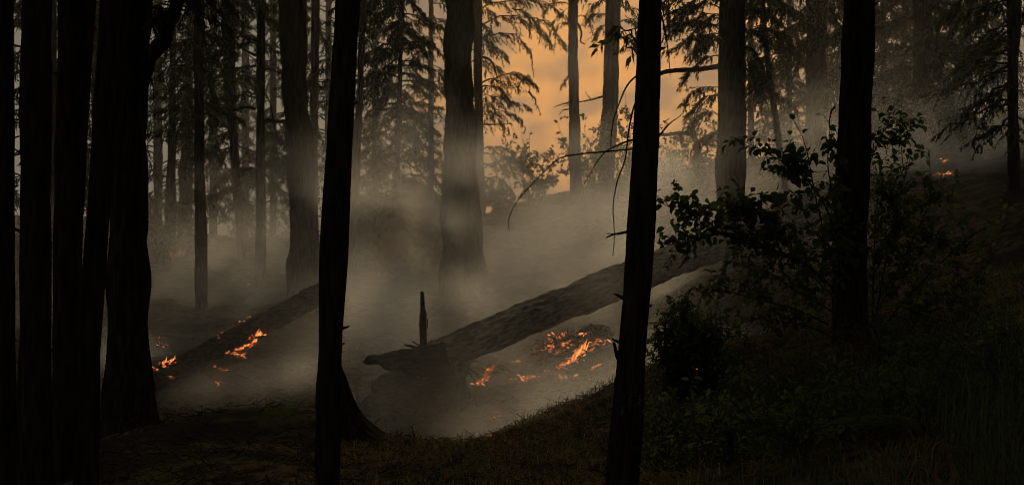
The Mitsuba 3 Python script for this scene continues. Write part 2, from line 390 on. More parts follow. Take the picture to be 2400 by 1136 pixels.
branch(mid6.key, [(1524, 612), (1528, 600)], 9.2311, 0.0083, 0.0041, 'stub')
branch(mid6.key, [(1552, 40), (1560, 80), (1567, 130), (1571, 178)], [9.3000, 9.2311, 9.1622, 9.1622], 0.0062, 0.0020)
branch(mid7.key, [(1958, 250), (1948, 262), (1944, 300)], 15, 0.012, 0.004)
rgs = np.random.default_rng(12)
for tr in near:
    for _ in range(7):
        z = rgs.uniform(-1.0, 2.3)
        x, y, zz, r = tr.at(z)
        a = rgs.choice([0.0, math.pi]) + rgs.normal() * 0.5
        o = np.array([math.cos(a), math.sin(a) - 0.2, 0.25 + 0.3 * rgs.random()])
        b0, L = np.array([x, y, z]) + o * [r, r, 0] * 0.8, 0.02 + 0.05 * rgs.random()
        add('stub', tube(np.array([b0, b0 + o * L * 0.5, b0 + o * L]), [0.011, 0.009, 0.005], 6), 'mat_bark', tr.key)
dead = thing('dead_branch', 'thin curved dead branch hanging across the smoke right of centre', 'branch')
branch(dead, [(1545, 345), (1480, 350), (1400, 357), (1360, 361), (1318, 368), (1280, 398), (1240, 440), (1210, 475), (1195, 503), (1190, 520), (1194, 540)], [9.3689, 9.5756, 9.6444, 9.6444, 9.5756, 9.5067, 9.4378, 9.3689, 9.3000, 9.3000, 9.3000], 0.0062, 0.0022, 'stem')
branch(dead, [(1240, 440), (1228, 447), (1215, 470)], 9.4378, 0.0041, 0.0021, 'twig')
branch(m3.key, [(1353, 55), (1362, 80), (1360, 96), (1371, 104)], 55.6, 0.05, 0.02)
branch(m3.key, [(1336, 240), (1316, 245), (1298, 252)], 55.5, 0.03, 0.01)
branch(m3.key, [(1336, 256), (1322, 258), (1310, 270)], 55.5, 0.025, 0.01)
branch(m4.key, [(1412, 226), (1385, 234), (1350, 241), (1320, 250)], 65.5, 0.045, 0.012)
branch(m4.key, [(1385, 233), (1376, 222), (1371, 214)], 65.5, 0.02, 0.01)
branch(r8.key, [(1690, 153), (1660, 160), (1620, 164), (1580, 166), (1548, 172)], [32, 32, 32.2, 32.3, 32.4], 0.055, 0.045, 'limb', sides=12)
branch(r8.key, [(1746, 225), (1766, 210), (1785, 190), (1800, 168), (1812, 140)], [32, 32, 32, 32, 32], 0.035, 0.012)
branch(m2b.key, [(1130, 135), (1145, 138), (1158, 158), (1166, 185)], 55, 0.05, 0.02)
branch(m2b.key, [(1132, 292), (1160, 292), (1200, 290)], 55, 0.03, 0.012)
branch(m1.key, [(676, 350), (650, 320), (632, 240), (610, 200)], 35.6, 0.03, 0.01)
branch(m6.key, [(600, 255), (575, 252), (548, 258), (530, 250)], 38, 0.05, 0.02)
branch(m6.key, [(622, 280), (650, 285), (672, 282)], 38, 0.06, 0.03)
branch(m6.key, [(600, 130), (575, 118), (555, 100)], 38, 0.04, 0.015)

# broken sapling in the glow
sap = thing('broken_sapling', 'broken leaning sapling with a flat snapped top in the glowing smoke', 'tree')
branch(sap, [(1658, 425), (1645, 385), (1632, 340), (1622, 305)], 60, 0.13, 0.11, 'trunk', sides=12)
branch(sap, [(1636, 318), (1600, 312), (1565, 316), (1545, 314)], [60, 60, 60.1, 60.2], 0.085, 0.06, 'snapped_top', sides=10)
branch(sap, [(1625, 300), (1610, 265), (1600, 230)], 60, 0.03, 0.01)
branch(sap, [(1600, 312), (1598, 335), (1597, 350)], 60, 0.03, 0.01)

# dead leaning limbs on the dim tree beside the hump
for q in ([(2182, 160), (2205, 130), (2222, 105), (2240, 60), (2262, 30)], [(2230, 100), (2250, 140), (2275, 185), (2300, 240)], [(2198, 190), (2212, 130), (2226, 80), (2232, 30)],
          [(2225, 110), (2262, 150), (2288, 172)], [(2250, 140), (2240, 190), (2238, 225)], [(2230, 108), (2200, 150), (2186, 205)]):
    branch(r11.key, q, [37.8 - 0.15 * k for k in range(len(q))], 0.075, 0.03)

# ------------------------------------------------------------------ fallen logs


def plates(seed, amp, thick):
    """Furrowed bark with sharp-edged patches where the outer bark has fallen off."""
    base = bark(seed, amp, 6.0, 3.2)

    def fn(a, s, r):
        q = np.stack([np.cos(a) * 1.9 + seed, np.sin(a) * 1.9, s * 1.15], -1)
        n = meshkit.fbm(q, 4, seed + 5)
        e = np.clip((n - 0.47) / 0.02, 0, 1)
        return base(a, s, r) * (0.35 + 0.65 * e) + thick * (e - 0.6) + 0.02 * (meshkit.noise(np.stack([np.cos(a) * 0.9, np.sin(a) * 0.9 + seed, s * 0.7], -1), seed + 9) - 0.5)
    return fn


def log_mesh(P, seed, sides=56, amp=0.03, thick=0.03):
    """P rows (x, y, z, r): a furrowed log with lost bark."""
    P = resample(P, 0.035)
    return tube(P[:, :3], P[:, 3], sides, plates(seed, amp, thick))


A, B_ = px(985, 850, 23.6), px(1960, 462, 31.5)
rows = []
for t in np.linspace(0, 1, 12):
    c = A + (B_ - A) * t
    c[2] += 0.02 * math.sin(t * 3.1)
    rows.append([*c, 0.228 + 0.058 * min(1, t * 3) + 0.012 * math.sin(t * 23) + 0.010 * math.sin(t * 41 + 1)])
big_log = thing('fallen_log', 'thick fallen log leaning up the hill through the central smoke', 'log')
add('log_body', log_mesh(rows, 41, 90, 0.030, 0.028), 'mat_log', big_log, smooth=45)
rng = np.random.default_rng(77)


def slab(parent, top, bottom, d, thick, name, mat='mat_char', seed=1):
    """A torn plank of wood: outline from a row of upper and a row of lower pixels, with real thickness and a ragged face."""
    n = 46
    t = np.linspace(0, 1, n)
    up = np.array([px(u, v, d) for u, v in top])
    lo = np.array([px(u, v, d) for u, v in bottom])

    def along(p):
        k = np.r_[0, np.cumsum(np.linalg.norm(np.diff(p, axis=0), axis=1))]
        return np.stack([np.interp(t * k[-1], k, p[:, c]) for c in range(3)], -1)
    up, lo = along(up), along(lo)
    m = 7
    w = np.linspace(0, 1, m)[None, :, None]
    grid = up[:, None] * (1 - w) + lo[:, None] * w
    bulge = np.sin(np.linspace(0.12, np.pi - 0.12, m))[None, :] * thick
    rough = (meshkit.noise(grid * np.array([5, 5, 16.0]), seed) - 0.5) * 0.05
    fr, bk = grid.copy(), grid.copy()
    fr[..., 1] -= bulge * 0.5 + rough
    bk[..., 1] += bulge * 0.5 + rough
    v = np.concatenate([fr.reshape(-1, 3), bk.reshape(-1, 3)])
    i, j = np.meshgrid(np.arange(n - 1), np.arange(m - 1), indexing='ij')
    q = i * m + j
    f1 = np.stack([q, q + m, q + m + 1, q + 1], -1).reshape(-1, 4)
    o = n * m
    f = [f1, f1[:, ::-1] + o]
    k = np.arange(n - 1) * m
    f += [np.stack([k, k + o, k + o + m, k + m], -1), np.stack([k + m - 1, k + 2 * m - 1, k + o + 2 * m - 1, k + o + m - 1], -1)]
    k = np.arange(m - 1)
    f += [np.stack([k, k + 1, k + 1 + o, k + o], -1), np.stack([k + (n - 1) * m, k + o + (n - 1) * m, k + 1 + o + (n - 1) * m, k + 1 + (n - 1) * m], -1)]
    return add(name, (v, np.vstack(f)), mat, parent)


slab(big_log, [(852, 846), (858, 836), (866, 832), (892, 831), (900, 827), (913, 826), (916, 822), (932, 821), (938, 817), (962, 817), (1000, 812), (1040, 800)],
     [(852, 848), (862, 855), (890, 853), (895, 860), (902, 866), (916, 870), (940, 868), (960, 874), (1000, 880), (1060, 880)], 23.4, 0.42, 'torn_end', seed=5)
slab(big_log, [(986, 683), (990, 682), (994, 685), (995, 705), (996, 722), (1000, 734), (1000, 780), (1001, 830)],
     [(985, 684), (985, 712), (985, 728), (983, 742), (982, 760), (984, 790), (983, 830)], 23.55, 0.10, 'standing_splinter', seed=6)
slab(big_log, [(946, 805), (960, 807), (975, 810), (990, 815)], [(946, 808), (958, 813), (975, 818), (990, 822)], 23.4, 0.05, 'splinter', seed=7)
slab(big_log, [(964, 797), (975, 803), (986, 810)], [(964, 799), (974, 806), (985, 814)], 23.4, 0.03, 'splinter', seed=8)
slab(big_log, [(1001, 746), (1003, 746), (1003, 770)], [(1001, 748), (1001, 770)], 23.55, 0.01, 'splinter', seed=9)

A, B_ = px(345, 900, 25.2), px(775, 676, 30.5)
rows = [[*(A + (B_ - A) * t), 0.165 + 0.04 * t] for t in np.linspace(0, 1, 9)]
log2 = thing('fallen_log', 'thinner fallen log on the left slope with flames along its sides', 'log')
add('log_body', log_mesh(rows, 43, 40, 0.022), 'mat_char', log2, smooth=45)
slab(log2, [(702, 681), (712, 676), (740, 668), (770, 655)], [(704, 690), (716, 705), (738, 716), (770, 705)], 29.1, 0.3, 'torn_stub', seed=12)
for q in ([(1120, 790), (1118, 772), (1121, 762)], [(1232, 745), (1236, 730), (1233, 722)], [(1296, 790), (1302, 806), (1300, 818)], [(1405, 668), (1412, 655), (1410, 648)], [(1590, 690), (1596, 702), (1594, 712)]):
    branch(big_log, q, 23.9 + (q[0][0] - 985) * 0.0081 - 0.25, 0.035, 0.018, 'branch_stub', 'mat_char')

# ------------------------------------------------------------------ stumps, boulders and banks of earth


def lump(c, rad, seed, amp=0.22, sub=5, freq=1.6, flat=None):
    m = trimesh.creation.icosphere(subdivisions=sub)
    v = np.array(m.vertices)
    n = meshkit.fbm(v * freq + seed * 3.7, 5, seed) - 0.5
    n2 = meshkit.fbm(v * freq * 5 + seed, 3, seed + 1) - 0.5
    v = v * (1 + amp * 2 * n + amp * 0.45 * n2)[:, None]
    return v * np.asarray(rad) + np.asarray(c), np.array(m.faces)


st = thing('tree_stump', 'dark broken stump under the torn end of the thick fallen log', 'stump')
P = np.array([[*px(1108 - r_ * F / 24.2, v_, 24.2), r_] for v_, r_ in ((1060, 1.12), (1000, 0.90), (955, 0.74), (915, 0.60), (880, 0.50), (855, 0.42), (830, 0.34))])
add('stump_body', tube(resample(P, 0.04)[:, :3], resample(P, 0.04)[:, 3], 80, bark(61, 0.20, 2.0, 2.4)), 'mat_char', st, smooth=45)
for k, q in enumerate(([(938, 880), (926, 888), (914, 896), (911, 905)], [(930, 890), (918, 898), (921, 906)], [(1100, 850), (1118, 846), (1130, 852)], [(1096, 862), (1112, 870), (1124, 884)], [(1098, 870), (1108, 884), (1118, 893)])):
    branch(st, q, 23.6, 0.012, 0.004, 'root')
bank = thing('tree_stump', 'black flared stump at the foot of the tall leaning black tree', 'stump')
P = np.array([[*px((e_ + 748) / 2, v_, 14.2), (e_ - 748) / 2 * 14.2 / F] for e_, v_ in ((1010, 1120), (905, 1045), (862, 1000), (836, 960), (819, 920), (809, 885), (803, 855), (799, 842))])
add('stump_body', tube(resample(P, 0.04)[:, :3], resample(P, 0.04)[:, 3], 48, bark(63, 0.05, 3.0, 1.2)), 'mat_bark', bank, smooth=45)
rgs = np.random.default_rng(5)
tuft = []
for _ in range(90):
    u, v = 1102 + 90 * rgs.random(), 0
    v = 868 - 0.12 * (u - 1100) + rgs.normal() * 9
    b0 = px(u, v, 24.2 + 0.2 * rgs.random())
    tuft.append(tube(np.array([b0, b0 + [0.05, 0, -0.02], b0 + np.array([0.16 * rgs.normal(), 0.05 * rgs.normal(), 0.09 * rgs.normal() - 0.03])]), [0.004, 0.003, 0.001], 3))
add('fine_roots', join(tuft), 'mat_dry', st, kind='stuff')
bo = thing('boulder', 'round reddish boulder left of the broad central tree', 'boulder')
add('boulder_body', lump(px(966, 570, 40.5), (1.02, 1.1, 1.62), 3, 0.11), 'mat_rock', bo, smooth=60)
bo = thing('boulder', 'dark hump of rock beside the dim tree at the upper right', 'boulder')
add('boulder_body', lump(px(2205, 330, 40), (0.95, 1.2, 1.35), 8, 0.14), 'mat_rock', bo, smooth=60)
for u, v, d, r, lab in ((2250, 830, 13, 0.16, 'low dark stone on the ground right of the leafy shrub'), (2065, 905, 11.5, 0.06, 'small pale stone in the undergrowth at lower right'), (2205, 865, 12, 0.05, 'small pale stone beside the low dark stone'),
                        (1395, 792, 27.5, 0.26, 'charred lump of wood at the head of the largest ground fire')):
    k = thing('charred_lump' if 'wood' in lab else 'stone', lab, 'wood' if 'wood' in lab else 'stone')
    add('lump_body' if 'wood' in lab else 'stone_body', lump(px(u, v, d), (r * 1.3, r, r * 0.9), int(u), 0.2, 4), 'mat_char' if 'wood' in lab else 'mat_rock', k, smooth=50)

# ------------------------------------------------------------------ needle foliage of the middle distance
# dense drooping conifer left of the broad central tree
S = Leaves(m12.rng)
conifer(m12, -0.3, 7.2, 104, 1.75, twigs=18, leaves=15, ll=0.15, lw=0.033, droop=0.28, hang=0.62, leaves_obj=S, Ltop=1.5)
conifer(m12, 7.2, 15, 40, 1.5, twigs=9, leaves=7, ll=0.3, lw=0.08, leaves_obj=S, Ltop=0.5)
S.build(m12.key)

# left group
for tr, lo, hi, n, L in ((m7, 1.2, 7.6, 34, 1.9), (m5, 2.6, 6.2, 20, 1.4), (m9, 1.0, 8.5, 30, 1.7), (m8, 2.0, 9.0, 26, 1.5), (m10, 4.5, 11, 22, 2.0), (m6, 0.8, 6.2, 16, 1.6), (m11, 3.6, 7.5, 14, 1.4)):
    S = Leaves(tr.rng)
    conifer(tr, lo, hi, n, L, twigs=16, leaves=13, ll=0.15, lw=0.034, droop=0.28, hang=0.65, leaves_obj=S)
    conifer(tr, hi, hi + 8, 22, L, twigs=8, leaves=6, ll=0.34, lw=0.10, leaves_obj=S, Ltop=0.6)
    S.build(tr.key)

# sprays reaching across the glow from the slim brown tree behind the centre
S = Leaves(m2b.rng)
D2 = 54
for a, e, tw, arch in (((1128, 60), (1290, 95), 15, .5), ((1128, 20), (1330, 40), 17, .5), ((1128, 90), (1240, 112), 11, .3), ((1128, 0), (1300, -10), 16, .3), ((1230, 40), (1332, 110), 12, .3), ((1200, 20), (1290, 100), 12, .3),
                       ((1128, 195), (1215, 205), 9, .2), ((1150, 195), (1258, 200), 11, .35), ((1215, 205), (1240, 175), 5, .1), ((1128, 205), (1190, 225), 8, .2),
                       ((1128, 385), (1290, 352), 12, -.2), ((1128, 360), (1240, 395), 11, .2), ((1128, 400), (1210, 372), 9, .2), ((1128, 420), (1200, 440), 8, .2), ((1128, 350), (1200, 355), 8, .1)):
    S.spray(px(*a, D2), px(*e, D2 - 0.6), arch=arch, twigs=int(tw * 2.3), twig_len=0.52, leaves=13, ll=0.15, lw=0.034, hang=0.85, r0=0.03)
S.spray(px(1244, 120, D2), px(1252, 185, D2), 0.0, 3, 0.2, 2, 0.1, 0.03, 0.3, 0.03)
S.spray(px(1238, 215, D2), px(1268, 270, D2), 0.1, 4, 0.2, 2, 0.1, 0.03, 0.3, 0.045)
conifer(m2b, 8.7, 17, 30, 1.8, twigs=9, leaves=7, ll=0.3, lw=0.09, leaves_obj=S, Ltop=0.6)
S.build(m2b.key)
# paler sprays farther back
far_c = Tree('conifer', 'pale hazy conifer behind the slim brown tree, its sprays reaching into the glow', 'tree', 72, [(1092, 1104, 0), (1092, 1106, 300), (1092, 1108, 500)], 20, sides=16)
S = Leaves(far_c.rng)
for a, e in (((1100, 255), (1240, 250)), ((1100, 270), (1225, 280)), ((1100, 245), (1200, 235)), ((1100, 285), (1190, 295)), ((1100, 150), (1170, 160)), ((1100, 90), (1160, 110)), ((1100, 30), (1165, 40)), ((1100, 120), (1190, 130)), ((1100, 60), (1150, 75))):
    S.spray(px(*a, 72), px(*e, 71), 0.35, 16, 0.75, 13, 0.24, 0.06, 0.9, 0.03)
conifer(far_c, 11.5, 19, 26, 2.2, twigs=9, leaves=7, ll=0.34, lw=0.1, leaves_obj=S, Ltop=0.6)
S.build(far_c.key)

# sprays of the slim grey tree, the faint tree and the black tree right of the glow
S = Leaves(m3.rng)
for a, e in (((1356, 40), (1385, 60)), ((1333, 60), (1290, 78)), ((1333, 10), (1270, 30)), ((1335, 185), (1325, 195))):
    S.spray(px(*a, 56), px(*e, 55.5), 0.2, 7, 0.45, 9, 0.18, 0.04, 0.6, 0.02)
conifer(m3, 9.5, 19, 34, 1.8, twigs=9, leaves=7, ll=0.3, lw=0.09, leaves_obj=S, Ltop=0.6)
S.build(m3.key)
S = Leaves(m4.rng)
for a, e in (((1425, 40), (1375, 50)), ((1425, 10), (1385, 20)), ((1445, 20), (1500, 40)), ((1445, 60), (1500, 55)), ((1445, 95), (1500, 110)), ((1425, 65), (1395, 85))):
    S.spray(px(*a, 66), px(*e, 65.5), 0.25, 11, 0.6, 11, 0.22, 0.05, 0.6, 0.03)
conifer(m4, 11, 20, 34, 2.0, twigs=9, leaves=7, ll=0.34, lw=0.1, leaves_obj=S, Ltop=0.6)
S.build(m4.key)
S = Leaves(mid6.rng)
for a, e in (((1505, 150), (1425, 68)), ((1500, 110), (1440, 62))):
    S.spray(px(*a, 9.6), px(*e, 9.9), 0.04, 9, 0.115, 10, 0.045, 0.008, 0.7, 0.007)
S.build(mid6.key, 'needle_spray')

# right canopy: dark sprays round the large dark tree, the hazy tree and the dim tree
S = Leaves(r8.rng)
for a, e in (((1690, 60), (1560, 85)), ((1690, 75), (1575, 55)), ((1690, 5), (1590, 25)), ((1690, 110), (1640, 95)), ((1690, 35), (1610, 100)), ((1690, 85), (1630, 120)), ((1650, 30), (1560, 60)), ((1745, 90), (1840, 80)), ((1745, 50), (1860, 30)), ((1745, 185), (1830, 235)), ((1690, 270), (1615, 300)), ((1690, 320), (1630, 345)), ((1690, 20), (1555, 35)), ((1690, -10), (1555, 5)), ((1690, 90), (1570, 118)), ((1690, 40), (1600, 60)), ((1690, 100), (1620, 130)), ((1650, 10), (1575, 70)),
             ((1740, 30), (1830, 50)), ((1740, 0), (1840, 10)), ((1740, 70), (1800, 110)), ((1740, 110), (1790, 165)), ((1690, 130), (1600, 190)), ((1690, 210), (1600, 240)), ((1690, 230), (1620, 262)), ((1745, 165), (1800, 205)), ((1745, 140), (1775, 215))):
    S.spray(px(*a, 32), px(e[0], e[1], 31.5), 0.16, 30, 0.34, 14, 0.095, 0.026, 0.7, 0.014)
conifer(r8, 5.4, 16, 50, 2.4, twigs=9, leaves=8, ll=0.26, lw=0.09, leaves_obj=S, Ltop=0.7)
S.build(r8.key)
S = Leaves(r10.rng)
conifer(r10, 3.4, 8, 30, 1.1, twigs=12, leaves=11, ll=0.15, lw=0.04, droop=0.5, hang=0.8, leaves_obj=S, Ltop=0.5)
S.build(r10.key)
S = Leaves(r9.rng)
conifer(r9, 3.6, 7.5, 40, 2.0, twigs=17, leaves=15, ll=0.14, lw=0.033, droop=0.4, hang=0.65, leaves_obj=S)
conifer(r9, 7.5, 17, 30, 2.0, twigs=9, leaves=7, ll=0.3, lw=0.09, leaves_obj=S, Ltop=0.6)
S.build(r9.key)
S = Leaves(r11.rng)
conifer(r11, 2.9, 6.2, 46, 2.0, twigs=17, leaves=15, ll=0.12, lw=0.032, droop=0.35, hang=0.6, leaves_obj=S)
conifer(r11, 6.2, 15, 34, 2.0, twigs=9, leaves=8, ll=0.26, lw=0.09, leaves_obj=S, Ltop=0.6)
S.build(r11.key)
S = Leaves(r12.rng)
conifer(r12, 1.9, 4.2, 22, 1.25, twigs=16, leaves=14, ll=0.085, lw=0.025, droop=0.35, hang=0.6, leaves_obj=S, az=(95, 265))
conifer(r12, 4.2, 14, 40, 1.9, twigs=9, leaves=8, ll=0.24, lw=0.09, leaves_obj=S, Ltop=0.6)
S.build(r12.key)

# hanging sprays of the forked tree and its neighbours (top left), then the crowns above the frame
S = Leaves(fork.rng)
for a, e in (((425, -20), (470, 70)), ((420, 0), (530, 60)), ((420, -30), (520, 20)), ((400, 60), (360, 40)), ((438, -60), (560, 30)), ((360, 20), (395, 30))):
    S.spray(px(*a, 15.8), px(e[0], e[1], 15.6), 0.05, 12, 0.20, 11, 0.075, 0.022, 0.8, 0.012)
S.build(fork.key, 'needle_spray')
for tr in near:
    S = Leaves(tr.rng)
    conifer(tr, 5.2, tr.path[-1, 2] - 0.5, 52, 2.9, twigs=9, leaves=8, ll=0.34, lw=0.18, leaves_obj=S, Ltop=0.7)
    S.build(tr.key)
for tr in (m1, m2):
    S = Leaves(tr.rng)
    conifer(tr, 8.2, 21, 44, 2.6, twigs=9, leaves=8, ll=0.32, lw=0.12, leaves_obj=S, Ltop=0.7)
    S.build(tr.key)

# ------------------------------------------------------------------ hazy trees farther back, left and right
k0, BACK = 0, ((20, 52, 24, 46, 2.2), (125, 46, 16, 44, 1.9), (225, 58, 20, 46, 2.3), (255, 44, 8, 30, 1.2), (370, 74, 18, 46, 2.6), (500, 78, 16, 50, 2.6), (575, 86, 16, 50, 2.8), (640, 72, 14, 44, 2.4), (770, 78, 14, 46, 2.6), (880, 84, 14, 40, 2.6), (1010, 88, 12, 34, 2.4),
                       (1985, 62, 18, 46, 2.4), (2070, 56, 14, 50, 2.3), (2120, 66, 14, 44, 2.4), (2270, 62, 14, 40, 2.2), (2330, 70, 14, 40, 2.4), (1850, 70, 12, 40, 2.2), (1760, 74, 12, 36, 2.2))
for u, d, w, n, L in BACK:
    mine = sorted(b[0] for b in BACK if (b[0] < 1100) == (u < 1100))
    where = 'left' if u < 1100 else 'right'
    tr = Tree('background_conifer', f'hazy background conifer, {ORD[mine.index(u)]} from the left of those {where} of the glow', 'tree', d, [(u - w / 2, u + w / 2, 0), (u - w * 0.6, u + w * 0.6, 500)], 18 + (k0 % 4), 'background conifers at the left' if u < 1100 else 'background conifers at the right', sides=14, step=0.25)
    S = Leaves(tr.rng)
    g = float(ground(tr.path[0, 0], d))
    conifer(tr, max(g + 0.8, -1.5), min(568 / F * d + 0.6, 14), n, L, twigs=14, leaves=12, ll=0.21, lw=0.052, droop=0.3, hang=0.7, leaves_obj=S)
    conifer(tr, 568 / F * d + 0.6, tr.path[-1, 2], 16, L, twigs=8, leaves=6, ll=0.4, lw=0.14, leaves_obj=S, Ltop=0.6)
    S.build(tr.key)
    k0 += 1

# trees behind and beside the camera: the forest that shades the foreground
for x, y in ((-4.5, -4), (3.2, -6), (-9, 3), (8.5, 1.5), (0.5, -12), (-7.5, -12), (7, -14), (12, 8), (-12.5, 11), (-2.2, 4.8), (3.4, 6.0), (-6, -7), (5, -2), (9.5, 12), (14, 2), (11, -4), (7.5, 0), (6.5, 8.5)):
    k = thing('shade_tree', 'tall shading tree standing outside the picture round the camera', 'tree', 'trees around the camera')
    g = float(ground(x, y)) - 0.3
    zz = np.linspace(g, 20, 40)
    side = 1.0 if abs(x) > 4 or y < 0 else 0
    tr = Tree.__new__(Tree)
    tr.key, tr.rng, tr.seed = k, np.random.default_rng(int(900 + x * 10 + y)), 5
    tr.path = np.stack([x + 0 * zz, y + 0 * zz, zz, np.interp(zz, [g, 20], [0.26, 0.05])], 1)
    if not side:
        tr.path[:, 0] += (5.0 if x > 0 else -5.0)
    add('trunk', tube(tr.path[:, :3], tr.path[:, 3], 16, bark(9, 0.02)), 'mat_bark', k, smooth=50)
    S = Leaves(tr.rng)
    conifer(tr, 3.4, 19.5, 60, 3.2, twigs=9, leaves=8, ll=0.40, lw=0.24, leaves_obj=S, Ltop=0.7)
    S.build(k)

# ------------------------------------------------------------------ broadleaf plants
LEAF_T = np.array([[0, 0, 0], [0.30, 0, 0.03], [0.68, 0, 0.02], [1, 0, -0.06], [0.22, 0.26, 0.07], [0.55, 0.33, 0.08], [0.82, 0.20, 0.03], [0.22, -0.26, 0.07], [0.55, -0.33, 0.08], [0.82, -0.20, 0.03]])
LEAF_F = np.array([[0, 1, 4], [4, 1, 5], [1, 2, 5], [5, 2, 6], [2, 3, 6], [0, 7, 1], [7, 8, 1], [1, 8, 2], [8, 9, 2], [2, 9, 3]])


class Foliage:
    """Broad leaves on twigs: positions, axes and sizes are kept so that the largest can become parts of their own."""

    def __init__(self, seed):
        self.rng, self.L, self.tubes = np.random.default_rng(seed), [], []

    def twig(self, pts, r0, leaves, size, spread=1.0, droop=0.35, start=0.2, narrow=1.0, pair=2):
        rng = self.rng
        p = resample(np.asarray(pts, float), max(0.03, np.linalg.norm(np.diff(np.asarray(pts, float), axis=0), axis=1).sum() / 16))
        self.tubes.append(tube(p, np.linspace(r0, r0 * 0.25, len(p)), 5, caps=False))
        k = start + (1 - start) * (np.arange(leaves) + rng.random(leaves)) / leaves
        k[-1] = 1.0
        s = np.linspace(0, 1, len(p))
        B = np.stack([np.interp(k, s, p[:, c]) for c in range(3)], -1)
        tan = unit(np.stack([np.interp(k, s, np.gradient(p[:, c])) for c in range(3)], -1))
        r = unit(rng.standard_normal((leaves, 3)) * np.array([1, 0.8, 0.9]))
        d = unit(tan * 0.6 + r * spread + np.array([0, 0, -droop]))
        n = unit(np.array([0, -0.35, 0.9]) + rng.standard_normal((leaves, 3)) * 0.55)
        side = unit(np.cross(n, d))
        n = np.cross(d, side)
        sz = size * (0.6 + 0.65 * rng.random(leaves))
        stalk = B + d * (sz * 0.18)[:, None]
        for i in range(leaves):
            self.L.append((stalk[i], d[i], side[i], n[i], sz[i], narrow * (0.85 + 0.3 * rng.random()), rng.random()))
        return p

    def leafy(self, pts, r0, leaves, size, side, side_len, **kw):
        """A main branch with leaves and short leafy side twigs all along."""
        rng = self.rng
        p = self.twig(pts, r0, leaves, size, **kw)
        for _ in range(side):
            i = int(len(p) * (0.22 + 0.76 * rng.random()))
            b = p[min(i, len(p) - 1)]
            d = unit(unit(p[-1] - p[0]) * 0.5 + rng.standard_normal(3) * [1, 0.9, 0.9] + [0, 0, 0.15])
            e = b + d * side_len * (0.4 + 0.8 * rng.random())
            self.twig([b, (b + e) / 2 + [0, 0, 0.02], e], r0 * 0.35, 6 + int(4 * rng.random()), size * (0.75 + 0.4 * rng.random()), spread=1.0, droop=0.35, start=0.2)

    def bush(self, root, tips, r0, side_twigs, twig_len, leaves, size, bend=0.2, **kw):
        """One stem to each tip, with leafy side twigs."""
        rng = self.rng
        for tip in tips:
            tip = np.asarray(tip, float)
            mid = (root + tip) / 2 + (rng.random(3) - 0.5) * bend + np.array([0, 0, bend * 0.6])
            p = self.twig([root, mid, tip], r0, leaves, size, start=0.45, **kw)
            for _ in range(side_twigs):
                b = p[int(len(p) * (0.3 + 0.65 * rng.random())) - 1]
                e = b + unit(unit(tip - root) * 0.6 + rng.standard_normal(3)) * twig_len * (0.5 + 0.7 * rng.random())
                self.twig([b, (b + e) / 2 + [0, 0, 0.03], e], r0 * 0.4, leaves, size, start=0.25, **kw)

    def leaf(self, l):
        o, d, s, n, sz, nw, rnd = l
        t = LEAF_T * [1, nw, 1 + rnd]
        t = t + np.stack([0 * t[:, 0], 0 * t[:, 0], -0.22 * rnd * t[:, 0] ** 2], 1)
        return o + sz * (t[:, :1] * d + t[:, 1:2] * s + t[:, 2:] * n), LEAF_F

    def build(self, parent, parts=0, mat='mat_leaf', name='foliage'):
        if self.tubes:
            add('stems', join(self.tubes), 'mat_twig', parent, smooth=True)
        self.L.sort(key=lambda l: -l[4] / max(l[0][1], 1))
        for l in self.L[:parts]:
            add('leaf', self.leaf(l), mat, parent, smooth=True)
        if self.L[parts:]:
            add(name, join([self.leaf(l) for l in self.L[parts:]]), mat, parent, smooth=True, kind='stuff')


def P_(u, v, d):
    return px(u, v, d)


